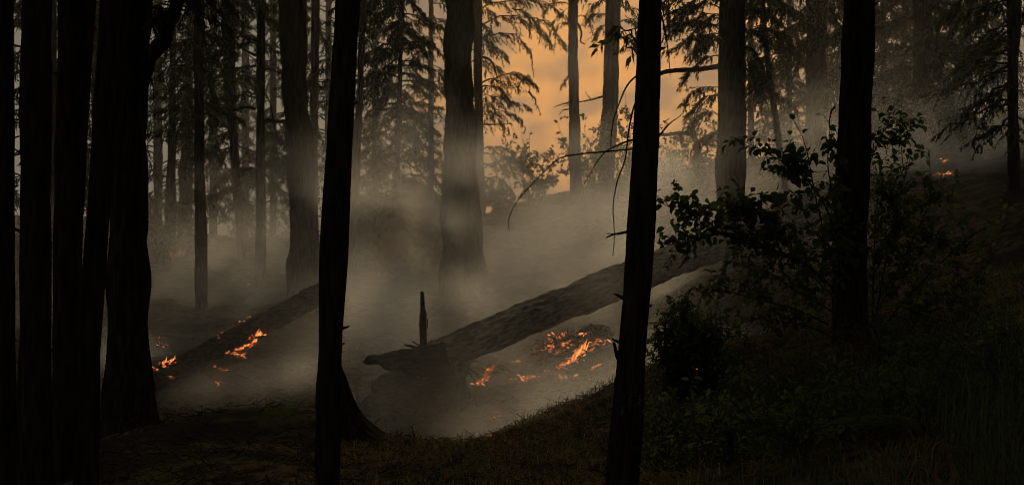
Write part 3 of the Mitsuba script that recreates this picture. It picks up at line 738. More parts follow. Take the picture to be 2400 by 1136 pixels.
# the broad-leaved shrub whose branches cross the smoke at right
sh = thing('broadleaf_shrub', 'tall broad leaved shrub reaching left across the smoke in front of the furrowed tree', 'shrub')
fo = Foliage(21)
for pts, n, sz, r0 in (
    ([(1985, 900, 14.2), (1960, 640, 14.2), (1925, 520, 14.1), (1905, 430, 14), (1888, 340, 13.9), (1862, 285, 13.8)], 22, .095, .014),
    ([(1970, 700, 14.2), (1955, 480, 14.0), (1940, 370, 13.9), (1945, 290, 13.8), (1928, 268, 13.8)], 24, .095, .012),
    ([(1960, 560, 14.0), (1915, 450, 13.8), (1860, 395, 13.7), (1800, 360, 13.6), (1742, 330, 13.5)], 40, .085, .010),
    ([(1905, 440, 13.8), (1880, 400, 13.8), (1868, 360, 13.7)], 12, .09, .006),
    ([(1975, 720, 14.0), (1890, 620, 13.6), (1780, 580, 13.4), (1690, 545, 13.2), (1610, 505, 13.1), (1538, 470, 13.0)], 78, .080, .013),
    ([(1700, 548, 13.2), (1660, 510, 13.2), (1620, 490, 13.1), (1570, 460, 13.0)], 34, .075, .006),
    ([(1690, 545, 13.2), (1640, 560, 13.2), (1590, 570, 13.1), (1550, 575, 13.0)], 26, .075, .006),
    ([(1790, 580, 13.4), (1820, 520, 13.4), (1780, 490, 13.4), (1730, 485, 13.3), (1690, 495, 13.3)], 46, .105, .008),
    ([(1840, 600, 13.5), (1800, 560, 13.5), (1700, 560, 13.3)], 16, .07, .006),
    ([(1975, 740, 14.0), (1880, 690, 13.6), (1800, 640, 13.4), (1720, 610, 13.3), (1690, 640, 13.3)], 40, .072, .010),
    ([(1940, 760, 13.9), (1850, 720, 13.6), (1770, 700, 13.4), (1690, 680, 13.3), (1650, 678, 13.2)], 44, .072, .009),
    ([(1800, 700, 13.4), (1760, 660, 13.4), (1735, 630, 13.4)], 16, .07, .005),
    ([(1960, 640, 14.0), (1920, 560, 13.8), (1890, 510, 13.7), (1880, 470, 13.7)], 24, .085, .007),
    ([(1965, 800, 13.9), (1880, 760, 13.7), (1800, 750, 13.5), (1720, 740, 13.4)], 40, .07, .009),
    ([(1950, 690, 13.9), (1900, 640, 13.8), (1870, 590, 13.7), (1862, 560, 13.7)], 24, .08, .006),
    ([(1940, 590, 13.7), (1990, 560, 13.6), (1960, 520, 13.6)], 12, .08, .005),
    ([(1700, 548, 13.2), (1755, 480, 13.5), (1820, 500, 13.5), (1822, 465, 13.5)], 18, .09, .005),
):
    fo.leafy([P_(*q) for q in pts], r0, n, sz * 0.92, int(n * 0.44), 0.25, spread=0.95, droop=0.30, start=0.15)
fo.build(sh, 300)
sh2 = thing('broadleaf_shrub', 'dark leafy shrub spreading right of the furrowed tree', 'shrub')
fo = Foliage(22)
for pts, n, sz, r0 in (
    ([(2030, 900, 15.6), (2060, 700, 15.6), (2090, 540, 15.6), (2120, 420, 15.6), (2138, 355, 15.6)], 34, .09, .014),
    ([(2045, 760, 15.5), (2050, 560, 15.5), (2058, 440, 15.5), (2050, 380, 15.5)], 40, .085, .012),
    ([(2060, 700, 15.5), (2140, 560, 15.5), (2180, 450, 15.5), (2178, 360, 15.5)], 40, .08, .012),
    ([(2030, 420, 15.2), (2060, 330, 15.2), (2085, 290, 15.2), (2118, 262, 15.2)], 18, .08, .007),
    ([(2118, 400, 15.2), (2112, 330, 15.2), (2112, 250, 15.2), (2114, 232, 15.2)], 14, .07, .005),
    ([(2040, 330, 15.2), (2090, 325, 15.2), (2125, 345, 15.2)], 12, .08, .005),
    ([(2060, 780, 15.2), (2180, 640, 15.2), (2270, 560, 15.2), (2345, 510, 15.2)], 46, .075, .012),
    ([(2070, 820, 15.0), (2190, 700, 15.0), (2290, 640, 15.0), (2330, 600, 15.0)], 46, .075, .012),
    ([(2050, 640, 15.2), (2120, 520, 15.2), (2160, 480, 15.2), (2230, 460, 15.2)], 40, .085, .008),
    ([(2050, 520, 15.0), (2080, 470, 15.0), (2100, 420, 15.0)], 26, .10, .006),
    ([(2060, 860, 15.0), (2140, 760, 15.0), (2210, 720, 15.0), (2290, 700, 15.0)], 46, .07, .010),
    ([(2050, 740, 14.8), (2110, 640, 14.8), (2140, 600, 14.8), (2200, 560, 14.8)], 46, .08, .008),
    ([(2050, 600, 14.8), (2090, 560, 14.8), (2100, 500, 14.8)], 34, .08, .006),
):
    fo.leafy([P_(*q) for q in pts], r0, n, sz * 0.9, int(n * 0.5), 0.32, spread=1.0, droop=0.30, start=0.12)
fo.build(sh2, 240)

sh3 = thing('small_leaved_bush', 'dense small leaved bush right of the black tree with dead branches', 'shrub')
fo = Foliage(23)
root = px(1620, 960, 12.8)
root[2] = float(ground(root[0], 12.8))
fo.bush(root, [px(1590 + 34 * math.cos(a) * q + 20, 790 - 105 * abs(math.sin(a)) * q + 20, 12.6 + 0.35 * math.sin(3 * a)) for a, q in zip(np.linspace(0.1, 3.0, 16), [1, 0.8, 1.1, 0.9, 1.05, 0.95, 1.1, 1.0] * 2)]
        + [px(u, v, 12.7) for u, v in ((1530, 760), (1540, 820), (1528, 870), (1560, 740), (1700, 800), (1720, 850), (1680, 760), (1660, 720), (1600, 690), (1580, 700), (1640, 740), (1550, 900), (1700, 900), (1610, 860), (1650, 880))],
        0.009, 12, 0.24, 16, 0.050, narrow=0.7)
fo.build(sh3, 0)
# small shrubs on the ridge, in the glow and on the slope
for seed, u, v, d, w, h_, size, label in (
    (31, 1255, 462, 57, 1.3, 2.6, .15, 'leafy shrub on the ridge below the glow, right of the broad central tree'), (32, 1375, 420, 60, 1.2, 3.3, .16, 'tall leafy shrub between the two slim trees in the glow'),
    (33, 1475, 420, 61, 1.2, 3.3, .16, 'leafy shrub left of the black tree with dead branches, on the ridge'), (34, 1590, 420, 56, 1.6, 2.5, .14, 'low leafy shrub under the broken sapling'),
    (35, 1665, 412, 49, 0.6, 1.1, .15, 'small leafy shrub between the broken sapling and the large dark tree'), (36, 860, 540, 52, 1.3, 2.4, .15, 'sunlit leafy shrub left of the round boulder'),
    (37, 1165, 505, 60, 0.8, 1.3, .16, 'orange lit shrub on the ridge touching the slim brown tree'), (38, 1820, 400, 44, 1.0, 1.0, .12, 'hazy shrub at the foot of the hazy grey tree'), (39, 2040, 380, 42, 0.9, 1.6, .13, 'hazy shrub behind the furrowed tree at right'),
    (40, 420, 620, 46, 1.5, 1.8, .15, 'hazy shrub at the foot of the trees on the left'), (41, 990, 640, 41, 0.8, 0.6, .10, 'low shrub in front of the round boulder'), (42, 740, 605, 39, 0.7, 0.8, .10, 'small shrub at the foot of the broad leaning grey tree')):
    k = thing('ridge_shrub', label, 'shrub')
    fo = Foliage(seed)
    root = px(u, v, d)
    root[2] = float(ground(root[0], d)) - 0.05
    tips = [root + np.array([w * (fo.rng.random() * 2 - 1), 0.5 * w * (fo.rng.random() * 2 - 1), h_ * (0.35 + 0.75 * fo.rng.random())]) for _ in range(15)]
    fo.bush(root, tips, 0.022, 5, 0.45 * w ** 0.5, 9, size)
    fo.build(k, 0)

# undergrowth at lower right: low plants, ferns, saplings, dry stems
LOW = [(1560, 1000, 11.2), (1640, 1040, 10.2), (1740, 1010, 10.8), (1830, 960, 11.6), (1900, 1040, 9.6), (1980, 960, 11.2), (2080, 1060, 9.0), (2150, 930, 11.4), (2240, 1000, 9.8), (2330, 1080, 8.4), (2380, 930, 10.6), (1720, 1110, 9.0), (1860, 1125, 8.4), (2060, 860, 12.6), (2260, 850, 12.4), (1760, 890, 12.6), (2180, 1120, 8.2), (1600, 1120, 9.2)]
for n_, (u, v, d) in enumerate(LOW):
    row = 'front' if v > 1050 else 'middle' if v > 950 else 'back'
    mates = sorted(q[0] for q in LOW if ('front' if q[1] > 1050 else 'middle' if q[1] > 950 else 'back') == row)
    k = thing('low_plant', f'dark low leafy plant, {ORD[mates.index(u)]} from the left in the {row} row of the undergrowth', 'plant', 'low plants in the undergrowth')
    fo = Foliage(60 + n_)
    root = px(u, v, d)
    root[2] = float(ground(root[0], d)) - 0.03
    tips = [root + np.array([0.42 * (fo.rng.random() * 2 - 1), 0.35 * (fo.rng.random() * 2 - 1), 0.18 + 0.42 * fo.rng.random()]) for _ in range(9)]
    fo.bush(root, tips, 0.005, 5, 0.15, 8, 0.032 + 0.022 * fo.rng.random(), narrow=0.7)
    fo.build(k, 0)
FERN = [(1700, 930, 12.0), (1810, 1060, 9.4), (1580, 940, 12.2), (1960, 1090, 8.8), (2130, 1010, 10.0), (2300, 930, 11.0)]
for n_, (u, v, d) in enumerate(FERN):
    k = thing('fern', f'dark fern clump in the undergrowth, {ORD[sorted(q[0] for q in FERN).index(u)]} fern from the left', 'fern', 'ferns in the undergrowth')
    root = px(u, v, d)
    root[2] = float(ground(root[0], d))
    rg = np.random.default_rng(200 + n_)
    for f_ in range(9):
        a = f_ * 0.7 + rg.random()
        L = 0.42 + 0.25 * rg.random()
        t = np.linspace(0, 1, 15)
        c = root + np.stack([np.cos(a) * L * t, np.sin(a) * L * t, L * (0.95 * t - 0.75 * t * t)], 1)
        tg = unit(np.gradient(c, axis=0))
        sd = unit(np.cross(tg, [0, 0, 1.0]))
        parts = [tube(c, np.linspace(0.005, 0.002, 15), 4, caps=False)]
        for q in range(2, 15):
            ln = 0.17 * L / 0.5 * math.sin(math.pi * (0.12 + 0.86 * q / 15)) ** 0.8
            for s_ in (-1, 1):
                b, e = c[q], c[q] + sd[q] * s_ * ln + tg[q] * ln * 0.35 - [0, 0, ln * 0.15]
                wv = tg[q] * 0.014 + [0, 0, 0.002]
                m_ = (b + e) / 2 + [0, 0, 0.012]
                parts.append((np.array([b, m_ - wv, e, m_ + wv]), np.array([[0, 1, 2], [0, 2, 3]])))
        add('frond', join(parts), 'mat_leaf', k, smooth=False)
for pts, d, r, lab in (([(1797, 985), (1803, 880), (1812, 790), (1818, 745)], 11.5, .0075, 'reddish dry stem standing in front of the leafy shrub'), ([(1878, 990), (1890, 900), (1896, 800)], 11.2, .007, 'pale dry stem in the undergrowth, third from the left'),
                       ([(1905, 940), (1914, 890), (1916, 850)], 11.3, .006, 'short dry stem in the undergrowth nearest the furrowed tree'), ([(1882, 900), (1890, 860), (1893, 770)], 11.8, .006, 'thin dry stem in the undergrowth, second from the left')):
    k = thing('dry_stem', lab, 'stem')
    branch(k, pts, d, r, r * 0.5, 'stem', 'mat_dry', sides=6)
    branch(k, [pts[1], (pts[1][0] + 14, pts[1][1] - 30)], d, r * 0.5, r * 0.2, 'twig', 'mat_dry', sides=5)

# ------------------------------------------------------------------ ground cover: grass, litter


def scatter(n, box, seed, keep=None):
    """Random ground points; box in (tangent of view angle, distance)."""
    rg = np.random.default_rng(seed)
    s = box[0] + (box[1] - box[0]) * rg.random(n)
    y = box[2] * (box[3] / box[2]) ** rg.random(n)
    x = s * y
    z = ground(x, y)
    return np.stack([x, y, z], 1), rg


def blades(p, rg, h0, h1, w, lean=0.5):
    n = len(p)
    a = rg.random(n) * 2 * np.pi
    d = np.stack([np.cos(a), np.sin(a), 0 * a], 1)
    s = np.stack([-np.sin(a), np.cos(a), 0 * a], 1) * (w * (0.5 + rg.random(n)))[:, None]
    h = h0 + (h1 - h0) * rg.random(n) ** 2
    ln = lean * (0.3 + 1.1 * rg.random(n)) * h
    b, m, t = p - [0, 0, 0.02], p + d * (ln * 0.35)[:, None] + np.stack([0 * h, 0 * h, h * 0.6], 1), p + d * ln[:, None] + np.stack([0 * h, 0 * h, h * (1 - 0.25 * lean * rg.random(n))], 1)
    v = np.stack([b - s, b + s, m + s * 0.7, m - s * 0.7, t], 1).reshape(-1, 3)
    q = np.arange(n)[:, None] * 5
    return v, np.vstack([q + [0, 1, 2], q + [0, 2, 3], q + [3, 2, 4]])


def litter(p, rg, l0, l1, w):
    n = len(p)
    a = rg.random(n) * 2 * np.pi
    d = unit(np.stack([np.cos(a), np.sin(a), 0.5 * rg.standard_normal(n)], 1)) * (l0 + (l1 - l0) * rg.random(n) ** 2)[:, None]
    u_ = unit(np.cross(d, rg.standard_normal((n, 3)))) * w
    k = unit(np.cross(d, u_)) * w
    c = p + np.stack([0 * a, 0 * a, 0.015 + 0.05 * rg.random(n)], 1)
    v = np.stack([c - d / 2 + u_, c - d / 2 - u_ * .5 + k, c - d / 2 - u_ * .5 - k, c + d / 2], 1).reshape(-1, 3)
    q = np.arange(n)[:, None] * 4
    return v, np.vstack([q + [0, 1, 3], q + [1, 2, 3], q + [2, 0, 3]])


p, rg = scatter(15000, (-0.10, 0.34, 5.5, 19), 1)
p = p[meshkit.noise(p * 0.9, 3) + 0.25 * rg.random(len(p)) > 0.58]
add('grass', blades(p, rg, 0.03, 0.16, 0.004, 0.9), 'mat_leaf', kind='stuff', label='dark short grass in patches on the near slope')
p, rg = scatter(26000, (-0.12, 0.34, 5.5, 19), 2)
p = p[meshkit.noise(p * 0.8, 4) + 0.3 * rg.random(len(p)) > 0.55]
add('dry_grass', blades(p, rg, 0.04, 0.16, 0.004, 1.3), 'mat_dry', kind='stuff', label='dry pale grass lying on the near slope')
p, rg = scatter(8000, (0.13, 0.34, 5.3, 13), 5)
p = p[meshkit.noise(p * 1.3, 8) > 0.5]
add('tall_grass', blades(p, rg, 0.12, 0.48, 0.004, 0.6), 'mat_leaf', kind='stuff', label='tall thin grass in the dark undergrowth at lower right')
p, rg = scatter(15000, (-0.34, 0.34, 9, 30), 6)
add('ground_litter', litter(p, rg, 0.03, 0.30, 0.005), 'mat_twig', kind='stuff', label='dead twigs and needles scattered over the forest floor')
p, rg = scatter(2500, (-0.26, 0.02, 24, 30), 7)
p = p[meshkit.noise(p * 0.5, 5) > 0.5]
add('charred_litter', litter(p, rg, 0.06, 0.5, 0.010), 'mat_ash', kind='stuff', label='charred sticks scattered on the smoking slope')
p, rg = scatter(9000, (-0.12, 0.20, 8, 18), 9)
add('pale_litter', litter(p, rg, 0.03, 0.20, 0.003), 'mat_dry', kind='stuff', label='pale dry twigs strewn over the near slope')

# ------------------------------------------------------------------ fire


FLAME = {'flames': (0.36, 0.080, 0.016), 'hot_flames': (0.62, 0.215, 0.046), 'embers': (0.27, 0.045, 0.014), 'hot_embers': (0.50, 0.155, 0.045)}


def glow(parent, name, parts):
    v, f = join(parts)
    if f.shape[1] == 4:
        f = np.vstack([f[:, [0, 1, 2]], f[:, [0, 2, 3]]])
    return add(name, (v, f), 'mat_ash', parent, kind='stuff', emitter={'type': 'area', 'radiance': {'type': 'rgb', 'value': list(FLAME[name])}})


def flames(parent, line, d, h, n, w, seed, lean=0.35):
    """Tongues of flame rising from the ground along a row of pixels: twisted tapering blades with real thickness."""
    rg = np.random.default_rng(seed)
    base = np.array([px(u, v, d) for u, v in line])
    k = np.r_[0, np.cumsum(np.linalg.norm(np.diff(base, axis=0), axis=1))]
    parts, h, w = [], h * 0.70, w * 0.45
    for _ in range(n):
        q = rg.random() * k[-1]
        b = np.array([np.interp(q, k, base[:, c]) for c in range(3)]) + (rg.random(3) - 0.5) * [0.04, 0.20, 0.03]
        H = h * (0.35 + 0.9 * rg.random() ** 1.6)
        t = np.linspace(0, 1, 8)
        ph, am = rg.random(2) * 6.3, H * 0.16 * rg.random(2)
        c = b + np.stack([am[0] * np.sin(ph[0] + t * 4.5) * t + lean * H * t ** 1.4, am[1] * np.sin(ph[1] + t * 4) * t, H * t], 1)
        W = w * (0.5 + rg.random()) * np.clip(np.sin(np.pi * (0.16 + 0.84 * t)) ** 0.9, 0.03, 1)
        a = rg.random() * 0.8 - 0.4 + t * 1.2
        s = np.stack([np.cos(a), np.sin(a), 0 * a], 1) * W[:, None]
        f_ = np.stack([-np.sin(a), np.cos(a), 0 * a], 1) * W[:, None] * 0.35
        v = np.stack([c + s, c + f_, c - s, c - f_], 1).reshape(-1, 3)
        i, j = np.meshgrid(np.arange(7), np.arange(4), indexing='ij')
        q0, q1 = i * 4 + j, i * 4 + (j + 1) % 4
        parts.append((v, np.stack([q0, q1, q1 + 4, q0 + 4], -1).reshape(-1, 4)))
    k = max(1, int(n * 0.72))
    glow(parent, 'flames', parts[:k])
    if parts[k:]:
        glow(parent, 'hot_flames', parts[k:])


def embers(parent, line, d, n, size, seed, spread=0.08, deep=0.4):
    rg = np.random.default_rng(seed)
    base = np.array([px(u, v, d) for u, v in line])
    k = np.r_[0, np.cumsum(np.linalg.norm(np.diff(base, axis=0), axis=1))]
    ico = trimesh.creation.icosphere(subdivisions=1)
    parts = []
    for _ in range(n):
        q = rg.random() * max(k[-1], 1e-3)
        b = np.array([np.interp(q, k, base[:, c]) for c in range(3)]) + rg.standard_normal(3) * [spread, deep * 0.5, spread * 0.45]
        s = size * (0.4 + 1.0 * rg.random() ** 2)
        v = np.array(ico.vertices) * (0.6 + 0.7 * rg.random((42, 1))) * s * np.array([1.5, 0.9, 0.45])
        a = rg.standard_normal() * 0.5
        R = np.array([[math.cos(a), 0, -math.sin(a)], [0, 1, 0], [math.sin(a), 0, math.cos(a)]])
        parts.append((v @ R.T + b, np.array(ico.faces)))
    k = max(1, int(n * 0.7))
    glow(parent, 'embers', parts[:k])
    if parts[k:]:
        glow(parent, 'hot_embers', parts[k:])


def sticks(parent, line, d, n, length, r, seed, name='burnt_sticks', spread=0.12):
    rg = np.random.default_rng(seed)
    base = np.array([px(u, v, d) for u, v in line])
    k = np.r_[0, np.cumsum(np.linalg.norm(np.diff(base, axis=0), axis=1))]
    parts = []
    for _ in range(n):
        q = rg.random() * k[-1]
        b = np.array([np.interp(q, k, base[:, c]) for c in range(3)]) + rg.standard_normal(3) * [spread, 0.15, spread * 0.5]
        e = unit(rg.standard_normal(3) * [1, 0.6, 0.55]) * length * (0.3 + rg.random())
        parts.append(tube(np.array([b - e / 2, b + (rg.random(3) - .5) * 0.12 * length, b + e / 2]), [r, r * 0.8, r * 0.3], 4))
    return add(name, join(parts), 'mat_twig', parent, kind='stuff')


fire = thing('ground_fire', 'largest ground fire of tall orange flames under the thick fallen log', 'fire')
flames(fire, [(1338, 850), (1350, 838), (1364, 826), (1374, 822)], 26.3, 0.30, 46, 0.030, 1)
flames(fire, [(1314, 858), (1330, 852), (1342, 848)], 26.3, 0.10, 18, 0.025, 2, 0.6)
flames(fire, [(1390, 806), (1402, 798), (1408, 796)], 26.8, 0.09, 16, 0.02, 3)
embers(fire, [(1310, 858), (1350, 840), (1380, 818), (1408, 798)], 26.5, 60, 0.020, 4)
sticks(fire, [(1280, 830), (1340, 815), (1400, 790)], 26.9, 60, 0.5, 0.012, 5)
fire = thing('smouldering_branches', 'heap of branches edged with pink embers just under the thick fallen log', 'fire')
branch(fire, [(1245, 830), (1262, 826), (1290, 812), (1320, 805), (1345, 808), (1370, 803)], 26.4, 0.03, 0.012, 'burning_branch', 'mat_char')
branch(fire, [(1278, 824), (1275, 808), (1272, 796)], 26.4, 0.010, 0.006, 'stick', 'mat_char')
branch(fire, [(1244, 836), (1250, 826), (1262, 832)], 26.3, 0.012, 0.010, 'stick', 'mat_char')
branch(fire, [(1382, 834), (1410, 820), (1440, 812)], 26.0, 0.018, 0.008, 'stick', 'mat_char')
embers(fire, [(1262, 826), (1290, 811), (1320, 806), (1345, 806)], 26.3, 60, 0.016, 6, 0.05, 0.2)
embers(fire, [(1293, 798), (1302, 790), (1312, 786), (1322, 794)], 26.8, 40, 0.017, 7, 0.07, 0.3)
flames(fire, [(1316, 788), (1320, 784), (1324, 794)], 26.8, 0.07, 7, 0.014, 8)
flames(fire, [(1288, 800), (1298, 797)], 26.8, 0.06, 6, 0.014, 9)
embers(fire, [(1360, 784), (1376, 781)], 27.0, 18, 0.020, 10, 0.05, 0.1)
embers(fire, [(1362, 797), (1370, 795)], 26.9, 14, 0.016, 11, 0.04, 0.1)
embers(fire, [(1290, 824), (1312, 822), (1318, 818)], 26.2, 16, 0.013, 12, 0.05, 0.2)
sticks(fire, [(1250, 836), (1300, 806), (1380, 796)], 26.6, 70, 0.45, 0.010, 13)
for seed, line, d, hh, n, w, ne, label in (
    (20, [(1310, 884), (1325, 886), (1333, 882), (1345, 884), (1355, 879)], 25.4, 0.07, 20, 0.022, 26, 'low ragged flames below the largest ground fire'),
    (21, [(1384, 866), (1392, 860), (1406, 854)], 25.6, 0.05, 12, 0.018, 12, 'short slanting streak of flame right of the largest ground fire'),
    (22, [(1213, 889), (1228, 886), (1240, 884), (1256, 881)], 25.4, 0.035, 14, 0.018, 30, 'row of glowing embers left of the largest ground fire'),
    (23, [(1211, 850), (1217, 846)], 26.6, 0.06, 6, 0.02, 5, 'single small flame right of the broken stump'),
    (24, [(1100, 903), (1118, 898), (1130, 892), (1138, 884), (1144, 876)], 25.2, 0.055, 14, 0.020, 34, 'flame and embers in a curve beside the broken stump'),
    (25, [(1143, 868), (1152, 866), (1158, 863)], 25.3, 0.07, 12, 0.022, 12, 'bright knot of flame at the roots right of the broken stump'),
    (26, [(1268, 873), (1290, 871), (1308, 876)], 25.6, 0.03, 5, 0.014, 20, 'scattered embers between the ember row and the low ragged flames'),
    (27, [(553, 823), (566, 817), (577, 811), (590, 806), (600, 798)], 25.8, 0.085, 26, 0.022, 24, 'streak of bright flames under the left log'),
    (28, [(594, 790), (604, 785), (611, 786)], 26.2, 0.13, 14, 0.026, 10, 'tallest flame licking up the side of the left log'),
    (29, [(540, 828), (552, 829), (562, 832), (578, 833)], 25.5, 0.035, 14, 0.02, 22, 'low flames on the ground below the left log'),
    (30, [(380, 858), (385, 852), (388, 846)], 24.6, 0.14, 10, 0.018, 8, 'thin tall flame at the lower end of the left log'),
    (31, [(394, 851), (402, 845), (410, 842)], 24.8, 0.07, 12, 0.02, 12, 'small flame resting on the lower end of the left log'),
    (32, [(350, 861), (362, 864), (374, 866)], 24.6, 0.03, 7, 0.014, 22, 'embers beside the broad forked trunk'),
    (33, [(573, 747), (584, 744)], 26.4, 0.02, 1, 0.008, 4, 'knot of embers on the top edge of the left log'),
    (34, [(496, 797), (510, 787), (530, 772), (556, 757), (566, 752)], 26.2, 0.012, 1, 0.006, 8, 'dotted embers along the top edge of the left log'),
    (35, [(508, 897), (514, 895)], 24.2, 0.02, 3, 0.012, 5, 'tiny ember patch on the dark ground below the left log'),
    (36, [(398, 884), (402, 882)], 23.8, 0.03, 3, 0.014, 4, 'single ember below the lower end of the left log'),
    (37, [(498, 857), (520, 866), (548, 860)], 24.8, 0.015, 3, 0.01, 16, 'loose embers in the middle of the dark left ground'),
    (38, [(374, 792), (378, 805), (388, 808)], 27, 0.06, 3, 0.008, 6, 'faint sparks above the lower end of the left log'),
    (39, [(400, 604), (420, 585), (428, 590)], 45, 0.05, 3, 0.02, 18, 'sparks glowing at the foot of the hazy trees on the left'),
    (40, [(583, 667), (600, 662), (632, 656)], 36, 0.02, 2, 0.01, 14, 'line of tiny sparks on the slope above the left log'),
    (41, [(2181, 410), (2196, 410), (2212, 407), (2230, 403)], 33.5, 0.035, 9, 0.026, 14, 'ember line on the dark slope at the upper right'),
    (42, [(2212, 378), (2220, 376)], 35, 0.07, 5, 0.03, 8, 'small flame above the ember line at the upper right'),
    (43, [(2340, 352), (2350, 350)], 38, 0.02, 2, 0.02, 7, 'dull red ember patch near the right edge'),
    (44, [(1098, 1044), (1106, 1043)], 14.3, 0.012, 2, 0.006, 6, 'ember at the top of the near slope left of centre'),
    (45, [(1150, 1024), (1158, 1022)], 14.6, 0.01, 2, 0.005, 5, 'tiny ember on the crest of the near slope'),
    (46, [(998, 1059), (1002, 1058)], 14.2, 0.012, 2, 0.005, 4, 'small ember at the left end of the near slope'),
    (47, [(1640, 865), (1648, 865)], 12.2, 0.004, 1, 0.004, 1, 'tiny red ember inside the small leaved bush'),
    (48, [(1150, 978), (1166, 966)], 22.5, 0.012, 2, 0.007, 10, 'faint embers in the smoke below the broken stump')):
    k = thing('ground_fire' if hh > 0.03 else 'ember_patch', label, 'fire' if hh > 0.03 else 'embers')
    if seed != 47:
        flames(k, line, d, hh, n, w, seed * 3)
    embers(k, line, d, ne, (0.0145 if hh > 0.03 else 0.0085) * (d / 26) ** 0.5 if d > 20 else 0.006, seed * 3 + 1, 0.045 * d / 26 if d > 20 else 0.012, 0.25)

# ------------------------------------------------------------------ the air: one box of thin haze round everything, and the smoke bank drifting in it


def sm(a, b, x):
    t = np.clip((x - a) / (b - a), 0, 1)
    return t * t * (3 - 2 * t)


class Air:
    def __init__(self, lo, hi, cell):
        self.lo, self.hi = np.array(lo, float), np.array(hi, float)
        self.size = self.hi - self.lo
        self.n = np.ceil(self.size / cell).astype(int)
        c = [self.lo[k] + (np.arange(self.n[k]) + 0.5) / self.n[k] * self.size[k] for k in range(3)]
        self.x, self.y = np.meshgrid(c[0], c[1], indexing='xy')          # (y, x)
        self.h = (c[2][:, None, None] - ground(self.x, self.y, False)[None]).astype(np.float32)

    def lattice(self, cell, seed):
        """Smooth random field (z, y, x) about 0 with features of the given size (x, y, z), by separable cubic B-splines."""
        rng, W = np.random.default_rng(seed), []
        for k in range(3):
            m = int(np.ceil(self.size[k] / cell[k])) + 4
            t = (np.arange(self.n[k]) + 0.5) / self.n[k] * self.size[k] / cell[k] + 1
            i0, fr = np.floor(t).astype(int), t - np.floor(t)
            w = np.zeros((self.n[k], m), np.float32)
            r = np.arange(self.n[k])
            for o, c in ((-1, (1 - fr) ** 3 / 6), (0, (3 * fr ** 3 - 6 * fr ** 2 + 4) / 6), (1, (-3 * fr ** 3 + 3 * fr ** 2 + 3 * fr + 1) / 6), (2, fr ** 3 / 6)):
                w[r, i0 + o] += c
            W.append(w)
        g = rng.random((W[2].shape[1], W[1].shape[1], W[0].shape[1]), dtype=np.float32) - 0.5
        return np.matmul(np.matmul(W[1], np.tensordot(W[2], g, (1, 0))), W[0].T) * 2.2

    def thin(self):
        return (0.0017 * sm(14, 34, self.y) + 0.0021 * sm(42, 72, self.y) * (1 + 0.4 * sm(-2, -12, self.x))).astype(np.float32)[None] * np.exp(-np.clip(self.h, 0, None) / 18)

    def medium(self, key, dens):
        print(key, 'max', dens.max())
        scene[key] = {'type': 'heterogeneous', 'albedo': {'type': 'constvolume', 'value': {'type': 'rgb', 'value': [0.96, 0.95, 0.93]}}, 'phase': {'type': 'hg', 'g': 0.40},
                      'sigma_t': {'type': 'gridvolume', 'grid': mi.VolumeGrid(np.ascontiguousarray(dens, np.float32)[..., None]), 'filter_type': 'trilinear',
                                  'to_world': T().translate(self.lo.tolist()).scale(self.size.tolist())}}

    def box(self):
        return T().translate(((self.lo + self.hi) / 2).tolist()).scale((self.size / 2).tolist())


air = Air((-47.0, -23.0, -6.5), (47.0, 107.0, 26.0), 1.0)
air.medium('smoke_medium', air.thin())
scene['haze'] = {'type': 'cube', 'to_world': air.box(), 'bsdf': {'type': 'null'}, 'interior': {'type': 'ref', 'id': 'smoke_medium'}}
labels['haze'] = {'label': 'thin grey brown wildfire haze filling the whole forest', 'kind': 'stuff'}

SEED = 110
puff = Air((-15.0, 14.5, -5.0), (17.0, 66.0, 7.5), 0.22)
GX, GY = puff.x, puff.y
noise_ = 0.5 + 0.95 * puff.lattice((2.6, 6.0, 2.0), SEED) + 1.15 * puff.lattice((1.25, 4.2, 1.0), SEED + 1) + 0.85 * puff.lattice((0.62, 2.4, 0.54), SEED + 2) + 0.5 * puff.lattice((0.34, 0.9, 0.32), SEED + 3)
tall = 1 + 0.9 * puff.lattice((5, 6, 14), SEED + 4)
log_y = 23.8 + np.clip(GX + 1.4, 0, 9)                                   # where the fallen log lies: the bank rises behind it
bank = np.exp(-((GX - 1.0 - 0.06 * (GY - 30)) / 5.5) ** 2) * sm(0.1, 1.6, GY - log_y) * (1 - sm(37, 54, GY))
bank = bank * (1 - 0.88 * np.exp(-((GX + 2.8) / 1.8) ** 2) * sm(31, 37, GY))
left = np.exp(-((GX + 5.2) / 3.2) ** 2) * sm(0.2, 1.8, GY - np.clip(25.4 + 2.17 * (GX + 5.83), 24.5, 32)) * (1 - sm(36, 44, GY)) * 0.38
front = np.exp(-((GX - 0.05 - 0.10 * (GY - 20)) / 1.7) ** 2 - ((GY - 20.6) / 2.7) ** 2)
right = np.exp(-((GX - 7.0) / 3.2) ** 2) * sm(31, 37, GY) * (1 - sm(44, 52, GY)) * 0.48
veil = np.exp(-((GX - 2.0) / 4.0) ** 2) * sm(20.0, 23.0, GY) * (1 - sm(0, 2, GY - log_y)) * 0.065
amp = np.clip(bank + left + right, 0, 1.2).astype(np.float32)
hh = np.clip(puff.h, 0, None)
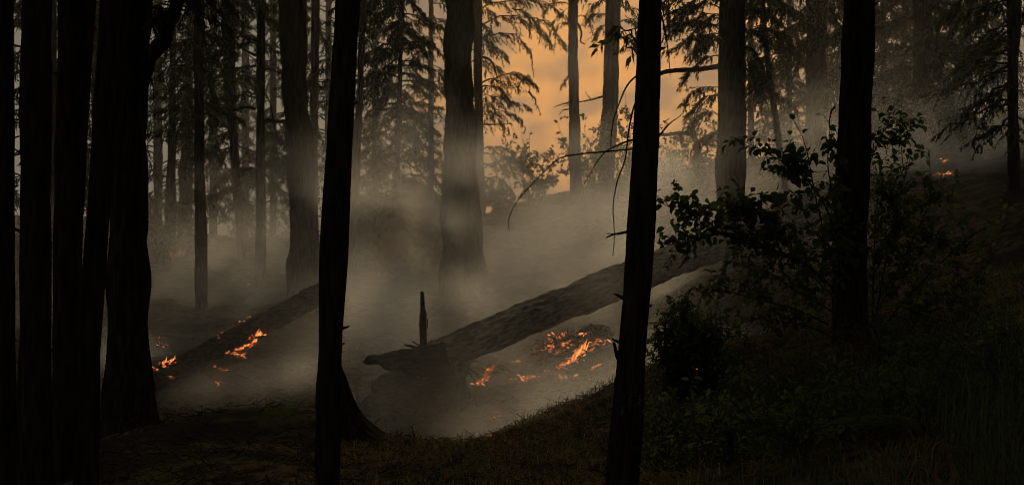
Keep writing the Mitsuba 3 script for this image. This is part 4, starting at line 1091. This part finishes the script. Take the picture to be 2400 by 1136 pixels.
low = (1.05 - 0.45 * sm(36, 46, GY))[None].astype(np.float32)
high = ((2.3 - 1.75 * sm(32, 43, GY))[None] * tall).astype(np.float32)
dens = amp[None] * (np.exp(-(hh / (1.5 * tall * low)) ** 2) * 0.26 * (0.25 + 0.75 * sm(0.1, 0.9, noise_)) + np.exp(-(hh / (low * tall)) ** 2) * 1.0 * sm(0.42, 0.95, noise_) + np.exp(-(hh / high) ** 2) * 0.85 * sm(0.58, 1.02, noise_))
under = np.exp(-((GX - 1.6) / 2.0) ** 2 - ((GY - log_y - 1.6) / 1.1) ** 2)       # behind and below the fallen log
nook = np.exp(-((GX + 3.6) / 0.9) ** 2 - ((GY - 27.5) / 1.2) ** 2)              # under the left log
drift = np.exp(-((GX - 3.6) / 1.7) ** 2 - ((GY - 26.0) / 2.3) ** 2) * 0.30         # across the upper end of the log
dens = dens + ((veil + drift)[None] * np.exp(-(hh / 2.5) ** 2) + (front * 0.75 * (1 - 0.75 * np.exp(-((GX + 1.25) / 0.6) ** 2)) * sm(-2.3, -1.5, GX) + nook * 0.8 + under * 1.3)[None] * np.exp(-(hh / 0.70) ** 2)) * (0.08 + 0.92 * sm(0.34, 0.98, noise_))
dens = np.minimum(dens, 1.5).astype(np.float32)
print('noise', noise_.std(), np.percentile(noise_, [5, 50, 95]))
edge = 1.0
for ax, (n_, s_) in enumerate(((puff.n[2], puff.size[2]), (puff.n[1], puff.size[1]), (puff.n[0], puff.size[0]))):
    t_ = (np.arange(n_) + 0.5) / n_ * s_
    shape = [1, 1, 1]
    shape[ax] = n_
    edge = edge * sm(0.2, 2.0, np.minimum(t_, s_ - t_)).reshape(shape)
puff.medium('bank_medium', dens * edge + puff.thin())
scene['smoke'] = {'type': 'cube', 'to_world': puff.box(), 'bsdf': {'type': 'null'}, 'interior': {'type': 'ref', 'id': 'bank_medium'}, 'exterior': {'type': 'ref', 'id': 'smoke_medium'}}
labels['smoke'] = {'label': 'thick billowing smoke bank rising from the burning hollow', 'kind': 'stuff'}
del noise_, dens, edge
